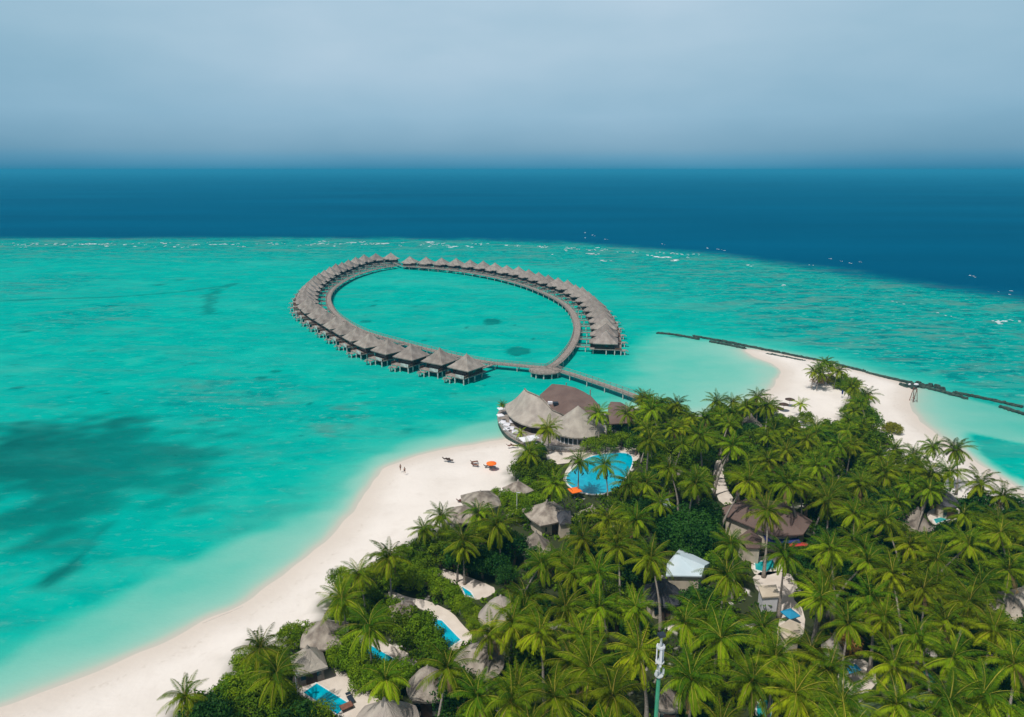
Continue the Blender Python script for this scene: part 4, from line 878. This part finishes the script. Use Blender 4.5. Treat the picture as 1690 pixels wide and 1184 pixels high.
def trunk(lean, seed):
    r = random.Random(seed); ps = []; rs = []
    for i in range(11):
        t = i/10; ps.append((lean*t**1.7+.06*math.sin(5*t+seed), .12*math.sin(3*t+seed)*t, 10*t)); rs.append(.24*(1-t)**3+.14-.03*t)
    ps[-1] = (lean, 0, 10); m = MB(); m.tube(ps, rs, 7); return m.mesh('trunk', M['bark'], True)
LEANS = [0.3,.9,1.6,2.6,3.8]; TRUNKS = [trunk(l, k) for k, l in enumerate(LEANS)]
def nuts():
    m = MB(); r = random.Random(2)
    for k in range(9):
        a = k*.7; c = Vector((math.cos(a)*.32, math.sin(a)*.32, -.25-.12*(k % 3))); rr_ = .15
        m.rings([[tuple(c+Vector((math.cos(2*math.pi*j/6)*rr_*q, math.sin(2*math.pi*j/6)*rr_*q, z*rr_))) for j in range(6)] for q, z in ((.3,-1),(.95,-.4),(.95,.4),(.3,1))])
    return m.mesh('coconuts', mat('coconut_husk', (.30,.20,.03), .6, .2, (.20,.22,.03), 3))
NUTS = nuts()
PALMS = []; TREES = []
FX = np.array([f[0] for f in FOOT]); FY = np.array([f[1] for f in FOOT]); FR = np.array([f[2] for f in FOOT])
def free(x, y, m=.9): return bool(np.all((FX-x)**2+(FY-y)**2 > (FR*m)**2))
def dry(x, y): return float(sdist(np.array([x]), np.array([y]), land)[0]) < -1.2
def add_palm(px, py, h, cs=1.0, yellow=False, force=True, world=None):
    c = world if world else at(px, py, GZ+h); r = random.Random(int(c.x*31+c.y*17)); best = None
    for k in range(40):
        li = r.choice([0,1,1,2,2,3,3,4]) if k < 24 else 4; az = r.uniform(0, 6.283); s = h/10; L = LEANS[li]*s
        bx, by = c.x-math.cos(az)*L, c.y-math.sin(az)*L
        if free(bx, by, .95) and dry(bx, by): best = (li, az, bx, by); break
    if not best:
        if not force: return False
        best = (0, 0, c.x-.3*h/10, c.y)
    li, az, bx, by = best; s = h/10
    t = empty('palm_tree', (bx, by, GZ-.1), az, s); link('trunk', TRUNKS[li], t)
    ch = link('crown', CROWN_Y if yellow else r.choice(CROWNS), t, (LEANS[li], 0, 10), r.uniform(0, 6.28)); k = cs*r.uniform(.9, 1.1)/s; ch.scale = (k, k, k*r.uniform(.92, 1.1)); ch.rotation_euler.x = r.uniform(-.22, .22); ch.rotation_euler.y = r.uniform(-.22, .22)
    if not yellow:
        nu = link('coconuts', NUTS, t, (LEANS[li], 0, 10)); nu.scale = (cs/s,)*3
    PALMS.append([t, c.x, c.y, h, yellow, li]); return True
def leaf_blob(name, seed, mt, R_=3.3, Hh=3.0, nsub=30, nl=95, leaf=.30, flat=.8, z0=None):
    r = np.random.default_rng(seed); Q = []; T = []
    z0 = Hh if z0 is None else z0
    for k in range(nsub):
        u = r.uniform(-.45, 1); a = r.uniform(0, 6.283); q = math.sqrt(max(0, 1-u*u)); ce = np.array([q*math.cos(a)*R_, q*math.sin(a)*R_, u*R_*flat])*r.uniform(.55, .86)
        rs = R_*r.uniform(.22, .42); n = int(nl*r.uniform(.8, 1.2)); tn = np.clip(.45+r.normal(0, .28), 0, 1.1)
        d = norm(r.normal(size=(n, 3))+np.array([0,0,.25])); pos = ce+d*rs*r.uniform(.8, 1.08, (n, 1)); nrm = norm(d+r.normal(0, .45, (n, 3)))
        t1 = norm(np.cross(nrm, r.normal(size=(n, 3)))); t2 = np.cross(nrm, t1); l = leaf*r.uniform(.6, 1.25, (n, 1))
        q4 = np.stack([pos-t1*l*.75, pos+t2*l*.42, pos+t1*l*.75-nrm*l*.15, pos-t2*l*.42], 1); q4[:, :, 2] += z0; Q.append(q4); T.append(np.clip(tn+r.normal(0, .12, n), 0, 1.3))
    return quads_mesh(name, np.concatenate(Q), np.concatenate(T), [mt])
BL = {'A': [leaf_blob('crown', 300+k, M['leafA'], 3.3, 0, 34, 100, .26) for k in range(4)],
      'B': [leaf_blob('crown', 310+k, M['leafB'], 3.3, 0, 30, 95, .30) for k in range(5)],
      'C': [leaf_blob('crown', 320+k, M['leafC'], 3.3, 0, 36, 100, .27) for k in range(3)],
      'Y': [leaf_blob('crown', 330+k, M['leafY'], 3.3, 0, 30, 90, .28) for k in range(2)],
      'O': [leaf_blob('crown', 340, M['leafO'], 3.3, 0, 26, 60, .3)]}
BIG = leaf_blob('crown', 350, M['leafC'], 6.6, 0, 46, 260, .40, .5)
def ttrunk():
    m = MB(); r = random.Random(4); m.tube([(0,0,0),(.1,.05,.5),(.05,-.05,1)], [.09,.065,.05], 7)
    for k in range(5):
        a = k*1.3; m.tube([(.05,-.05,.75+.04*k), (.25*math.cos(a),.25*math.sin(a),1.05), (.45*math.cos(a),.45*math.sin(a),1.3)], [.035,.025,.012], 5)
    return m.mesh('trunk', M['bark2'])
TT = ttrunk()
KIND = {'A': 'bright green shrub tree', 'B': 'leafy green tree', 'C': 'dark green tree', 'Y': 'yellow green shrub', 'O': 'orange brown dry shrub'}
def add_tree(x, y, kind, r, h, z=None):
    """h: height of the middle of the crown"""
    rr = random.Random(int(x*13+y*7)); t = empty('leafy_tree' if h > 1.6 else 'shrub', (x, y, GZ-.1 if z is None else z), rr.uniform(0, 6.28))
    tr = link('trunk', TT, t); tr.scale = (h*.8+.4, h*.8+.4, max(.5, h*.95))
    me = BIG if kind == 'BIG' else rr.choice(BL[kind]); c = link('crown', me, t, (0,0,h), rr.uniform(0, 6.28)); k = r/(6.6 if kind == 'BIG' else 3.3); c.scale = (k, k, k*rr.uniform(.85, 1.05))
    TREES.append([t, x, y, h, 'C' if kind == 'BIG' else kind, r])
def tree_px(px, py, kind, r, h): p = at(px, py, GZ+h); add_tree(p.x, p.y, kind, r, h)

HAND = [(565,990,9,1.1),(430,1072,8,1.05),(306,1150,6.5,.8),(457,1112,8.5,1),(610,1035,9.5,1.05),(738,1104,11,1.15),(637,1122,8.5,.95),(592,948,9,1),(641,922,9.5,1),(868,991,11,1.05),(933,1003,11.5,1.05),(988,1005,11.5,1.05),(890,1044,12,1.05),(844,1030,10.5,.95),
 (973,1104,12.5,1.1),(1053,1077,12.5,1.1),(1132,1029,12,1.1),(1141,1123,12.5,1.05),(916,1152,12.5,1.1),(1074,922,12,1.05),(1019,903,11,1),(985,948,11.5,1),(945,946,11,.95),(894,932,11,1),(945,1092,10,1),(1201,950,12,1.05),(1353,985,12,1.05),(1191,1055,12.5,1.1),(1260,1037,10,.9),
 (1240,1127,12.5,1.1),(1278,1085,11,.95),(1312,1145,12.5,1.1),(1340,1075,11,1),(1368,1106,11.5,1.05),(1294,916,11.5,1),(1206,898,10.5,.95),(1432,926,12,1),(1473,948,12.5,1.05),(1523,974,12.5,1.1),(1545,924,12,1.05),(1600,996,12.5,1.1),(1665,941,12,1.05),(1437,989,12,1),(1513,1053,12,1.1),
 (1475,1101,12.5,1.15),(1571,1087,12,1.1),(1674,1097,13,1.15),(1391,1161,12,1.1),(1566,1161,12.5,1.1),(1267,845,12,1),(1317,796,11,1),(1267,761,11,1),(1366,827,11,1),(1298,746,10,.95),(1151,796,10,1),(1066,798,10,1),(1347,704,8,.9),(1364,756,10,.95),(1460,783,11,1),(1534,811,11,1.05),
 (1616,800,11,1.05),(1540,738,9.5,.95),(1577,743,10,.95),(1567,779,9,.95),(1655,818,10,1),(1408,848,11,1),(1426,907,11,1),(1510,752,8.5,.9),(1478,742,8,.85),(1440,712,7.5,.8),(1251,656,9,1.1),(1184,664,9,.95),(1210,664,8.5,.85),(1068,660,10,.95),(1117,668,9,.9),(1082,668,10,.95),
 (1353,607,6.5,.9),(1362,598,7,.85),(1385,612,6.5,.85),(1343,614,6,.95),(1372,606,6.5,.8),(1356,618,5.5,.9),(988,683,9,1),(1036,683,9.5,1),(1060,657,9.5,.9),(904,708,7,1.0),(874,747,7.5,1.05),(956,762,9,1),(998,768,10,1),(916,800,10,1.1),(789,849,7.5,.95),(821,868,9.5,1.15),(764,892,9,1),(728,852,6.5,.85),(700,874,6.5,.85),
 (1018,887,11,1),(1003,860,10.5,.95),(1038,798,10,1),(764,905,8,.8),(809,1046,9,.9),(862,1012,10.5,.9),(790,1152,11,1.05),(843,1160,11.5,1.05),(1140,690,9,.9),(1165,690,9,.85),(960,1050,11.5,1),(1010,1150,12.5,1.05),(1408,640,7,.9),(1412,664,7.5,.9),(1424,700,8,.85),(1405,735,9,.9),
(1400,1030,11.5,1),(1460,1020,11.5,1),(1560,1030,12,1),(1640,1040,12,1),(1620,1150,13,1.1),(1480,1165,12,1),(1090,830,9,.85),(1420,800,10,.95),(1500,800,10,.9),(1460,860,11,1),(1500,900,11,1),(1600,900,11.5,1),(1650,880,11,.95),(1590,850,9,.8),(1480,830,10,.9)]
for a, b, h, cs in HAND: add_palm(a, b, h, cs)
add_palm(1322,668,3.6,.8,True); add_palm(859,714,2.8,.55,True); add_palm(829,668,3.4,.4)
# hand-placed broadleaf crowns and hedges
TP = [(1138,864,'BIG',5.8,4.8),(1165,850,'C',3.6,4.6),(1098,862,'C',3.4,4.0),(1112,880,'C',4,4.5),(1160,890,'C',4.2,4.2),(1132,905,'C',3.6,3.4),
 (772,926,'C',3.0,3.2),(797,926,'C',3.2,3.6),(820,932,'C',2.8,3.6),(750,916,'C',2.8,3.2),(836,950,'C',2.2,3),
 (655,946,'A',2.6,2.6),(680,953,'A',2.4,2.2),(705,960,'A',2.2,2),(728,971,'A',2.2,2),(748,984,'A',2.2,2),(766,999,'A',2.1,2),(640,958,'A',2.2,2.2),(690,938,'A',2.2,2),(716,950,'A',1.8,1.6),(780,1015,'A',1.8,1.6),(786,1030,'A',1.6,1.6),
 (820,822,'A',2.6,1.8),(840,826,'A',2.8,1.8),(862,830,'A',2.8,1.8),(884,828,'A',2.6,1.8),(850,848,'A',2.6,1.8),(872,850,'B',2.8,2),
 (478,1048,'A',2.4,1.8),(500,1050,'A',2.4,2),(525,1052,'A',2.5,2.2),(548,1058,'A',2.6,2.4),(570,1068,'A',2.6,2.6),(585,1085,'A',2.7,2.6),(560,1085,'A',2.4,2),(605,1105,'A',2.7,2.6),(625,1118,'A',2.7,2.8),(640,1135,'A',2.4,2.4),(600,1120,'A',2.3,1.8),(660,1110,'A',2.4,2.6),
 (650,1010,'A',2.6,2.2),(672,1020,'B',2.8,2.8),(695,1035,'B',2.8,2.8),(680,1050,'B',2.8,2.8),(708,1055,'B',2.6,2.8),(660,1040,'B',2.6,2.4),(640,1018,'B',2.4,2.2),(700,1075,'B',2.6,2.4),(720,1075,'B',2.4,2.2),
 (400,1140,'A',3.0,2.6),(425,1120,'A',2.8,2.6),(375,1155,'B',2.8,2.4),(350,1165,'B',2.8,2.2),(440,1150,'B',2.8,2.6),(470,1150,'B',2.6,2.2),(330,1172,'Y',2.4,1.8),(415,1170,'B',3,2.6),(495,1175,'A',2.4,1.6),(525,1182,'A',2.4,1.4),(460,1178,'A',2.4,1.8),(405,1095,'A',2.4,2.2),(420,1105,'A',2.4,2.4),(380,1130,'A',2,1.8),(450,1085,'A',2.2,2),
 (560,955,'A',2.4,2),(585,965,'A',2.6,2.4),(620,950,'B',2.8,2.6),(610,985,'B',2.6,2.4),(560,1020,'B',2.2,1.8),(600,1010,'B',2.6,2.4),(640,930,'B',2.6,2.2),(670,915,'B',2.8,2.4),(700,905,'B',2.8,2.6),(725,915,'B',2.8,3),(735,890,'B',2.8,2.8),(700,930,'B',2.6,2.6),
 (860,775,'B',3.2,3),(872,765,'B',3.2,3.2),(890,785,'B',3,3),(905,775,'B',3,3),(870,800,'B',2.6,2.4),(895,812,'B',2.4,2.2),(975,735,'A',2.8,2.2),(1000,732,'A',3,2.6),(1025,725,'A',3,2.8),(1050,735,'B',3.2,3),(1075,740,'B',3.2,3),
 (1473,707,'Y',2.4,1.1),(1480,708,'Y',1.9,1.0),(1466,706,'Y',1.8,.9),(1392,628,'A',3,1.4),(1400,636,'A',3.2,1.6),(1388,636,'A',2.6,1.2),(1410,634,'B',2.6,2.2),(1376,630,'Y',2.4,1.2),(1366,625,'O',2.6,1.4),(1350,628,'O',2.4,1.2),(1413,650,'B',2.6,2.6),(1418,665,'B',2.8,2.6),(1428,655,'O',1.8,1.4),(1430,680,'A',2.6,1.8),(1410,690,'B',3,2.4),(1425,690,'Y',2.2,1.8),(1400,680,'B',2.6,2),(1410,705,'B',2.8,2.6),(1426,712,'B',2.4,2.2),
 (1396,1065,'O',2.4,3.5),(1330,690,'B',2.6,2),(1305,700,'B',2.8,2.2),(1280,700,'B',2.8,2.4),(1450,735,'B',2.6,2),(1440,750,'B',3,2.6)]
for a, b, k, r, h in TP: tree_px(a, b, k, r, h)
# the rest of the grove
forest_px = FOREST
def inpoly(px, py, poly): return bool(inside(np.array([px]), np.array([py]), poly)[0])
KB = [(min(p[0] for p in k), min(p[1] for p in k), max(p[0] for p in k), max(p[1] for p in k), k) for k in KEEP]
def covers(px, py, rp, rq=None):
    """would a crown of this size in the photo hide one of the open spots?"""
    for x0, y0, x1, y1, k in KB:
        if px+rp < x0 or px-rp > x1 or py+rp < y0 or py-rp > y1: continue
        if inpoly(px, py, k): return True
        if float(seg_dist(np.array([px]), np.array([py]), k)[0]) < rp: return True
    return False
rr = random.Random(12); tries = 0; NP = 270
pos = [(p[1], p[2]) for p in PALMS]
while len(PALMS) < NP and tries < 30000:
    tries += 1; x = rr.uniform(-80, 150); y = rr.uniform(42, 245); h = rr.uniform(8, 13.5)
    px, py, d = proj(x, y, GZ+h)
    if not (-60 < px < 1750 and 650 < py < 1230) or not inpoly(px, py, FOREST): continue
    if min((x-a)**2+(y-b)**2 for a, b in pos) < (6.3 if py < 870 else 5.5)**2: continue
    if px < 850 or (px < 950 and py < 870): continue
    rp = 4.0*F/d
    if covers(px, py, rp*.8) or not dry(x, y): continue
    if not inpoly(px-rp*.5, py, FOREST): h *= .8
    if add_palm(0, 0, h, rr.uniform(.74, 1.2), False, False, Vector((x, y, GZ+h))): pos.append((x, y))
tries = 0; tp = [(t[1], t[2]) for t in TREES]
while len(TREES) < 296 and tries < 40000:
    tries += 1; x = rr.uniform(-80, 150); y = rr.uniform(42, 245); h = rr.uniform(2.8, 5.5); r = rr.uniform(2.8, 4.2)
    if tries < 12000 and y < 110: continue
    px, py, d = proj(x, y, GZ+h)
    if not (-60 < px < 1750 and 650 < py < 1230) or not inpoly(px, py, FOREST): continue
    if min((x-a)**2+(y-b)**2 for a, b in tp) < (4.4 if py < 900 else 5.4)**2 or not free(x, y, .8) or not dry(x, y): continue
    if covers(px, py, r*F/d*.75) or not inpoly(px, py-r*F/d*.8, FOREST): continue
    if 740 < py < 880 and px > 950: h += rr.uniform(0, 2.5)
    k = rr.choices('ABC', [.2,.5,.3] if py < 860 else [.08,.37,.55])[0]; add_tree(x, y, k, r, h); tp.append((x, y))  # more dark-leaved trees toward the front, standing for black shade between palm crowns
# forest floor: low ferns and scrub nobody could count
r = np.random.default_rng(9); n = 9000; X = r.uniform(-85, 160, n); Y = r.uniform(40, 250, n)
ok = sdist(X, Y, [at(a, b, GZ+1.5) for a, b in FOREST]) < -.8
for x, y, R_ in FOOT: ok &= (X-x)**2+(Y-y)**2 > (R_*.95)**2
for k in TER+[]:
    ok &= sdist(X, Y, [at(a, b, GZ) for a, b in k]) > .5
ok &= sdist(X, Y, land) < -2
X, Y = X[ok], Y[ok]; Q = []; T = []
for x, y in zip(X, Y):
    m = 26; s = r.uniform(.6, 1.3); d = norm(r.normal(size=(m, 3))*np.array([1,1,.6])+np.array([0,0,.5])); p = np.array([x, y, GZ])+d*s*np.array([1,1,r.uniform(.7, 1.5)]); nm = norm(d+r.normal(0, .5, (m, 3)))
    t1 = norm(np.cross(nm, r.normal(size=(m, 3)))); t2 = np.cross(nm, t1); l = .36*r.uniform(.6, 1.3, (m, 1))
    Q.append(np.stack([p-t1*l, p+t2*l*.5, p+t1*l, p-t2*l*.5], 1)); T.append(np.clip(r.normal(.3, .3)+r.normal(0, .1, m), 0, 1))
me = quads_mesh('undergrowth', np.concatenate(Q), np.concatenate(T), [M['leafB']]); o = bpy.data.objects.new('undergrowth', me); C.objects.link(o); tag(o, 'low ferns and scrub covering the floor of the palm grove', 'undergrowth', kind='stuff')
# labels: each plant by what it is and where it stands from the nearest landmark
def label_all(L, words, group, cat):
    B = {}
    for e in L:
        x, y = e[1], e[2]; nm, lx, ly = min(LM, key=lambda l: (l[1]-x)**2+(l[2]-y)**2); dx, dy = x-lx, y-ly
        a = int(((math.degrees(math.atan2(dy, dx))+22.5) % 360)//45); dr = ['right of','behind-right of','behind','behind-left of','left of','in front-left of','in front of','in front-right of'][a]
        B.setdefault((words(e), dr, nm), []).append((math.hypot(dx, dy), e))
    for (w, dr, nm), l in B.items():
        l.sort(key=lambda q: q[0])
        for i, (dd, e) in enumerate(l):
            s = ('%s %s %s' % (w, dr, nm)) if len(l) == 1 else ('%s %s %s, %s nearest' % (w, dr, nm, ordn(i+1).replace('1st', '1st')))
            tag(e[0], s, cat, group)
label_all(PALMS, lambda e: 'yellow green young palm' if e[4] else ('leaning coconut palm' if e[5] >= 3 else 'straight coconut palm'), 'coconut palms on the island', 'palm tree')
label_all(TREES, lambda e: KIND[e[4]], 'leafy trees and shrubs on the island', 'tree')
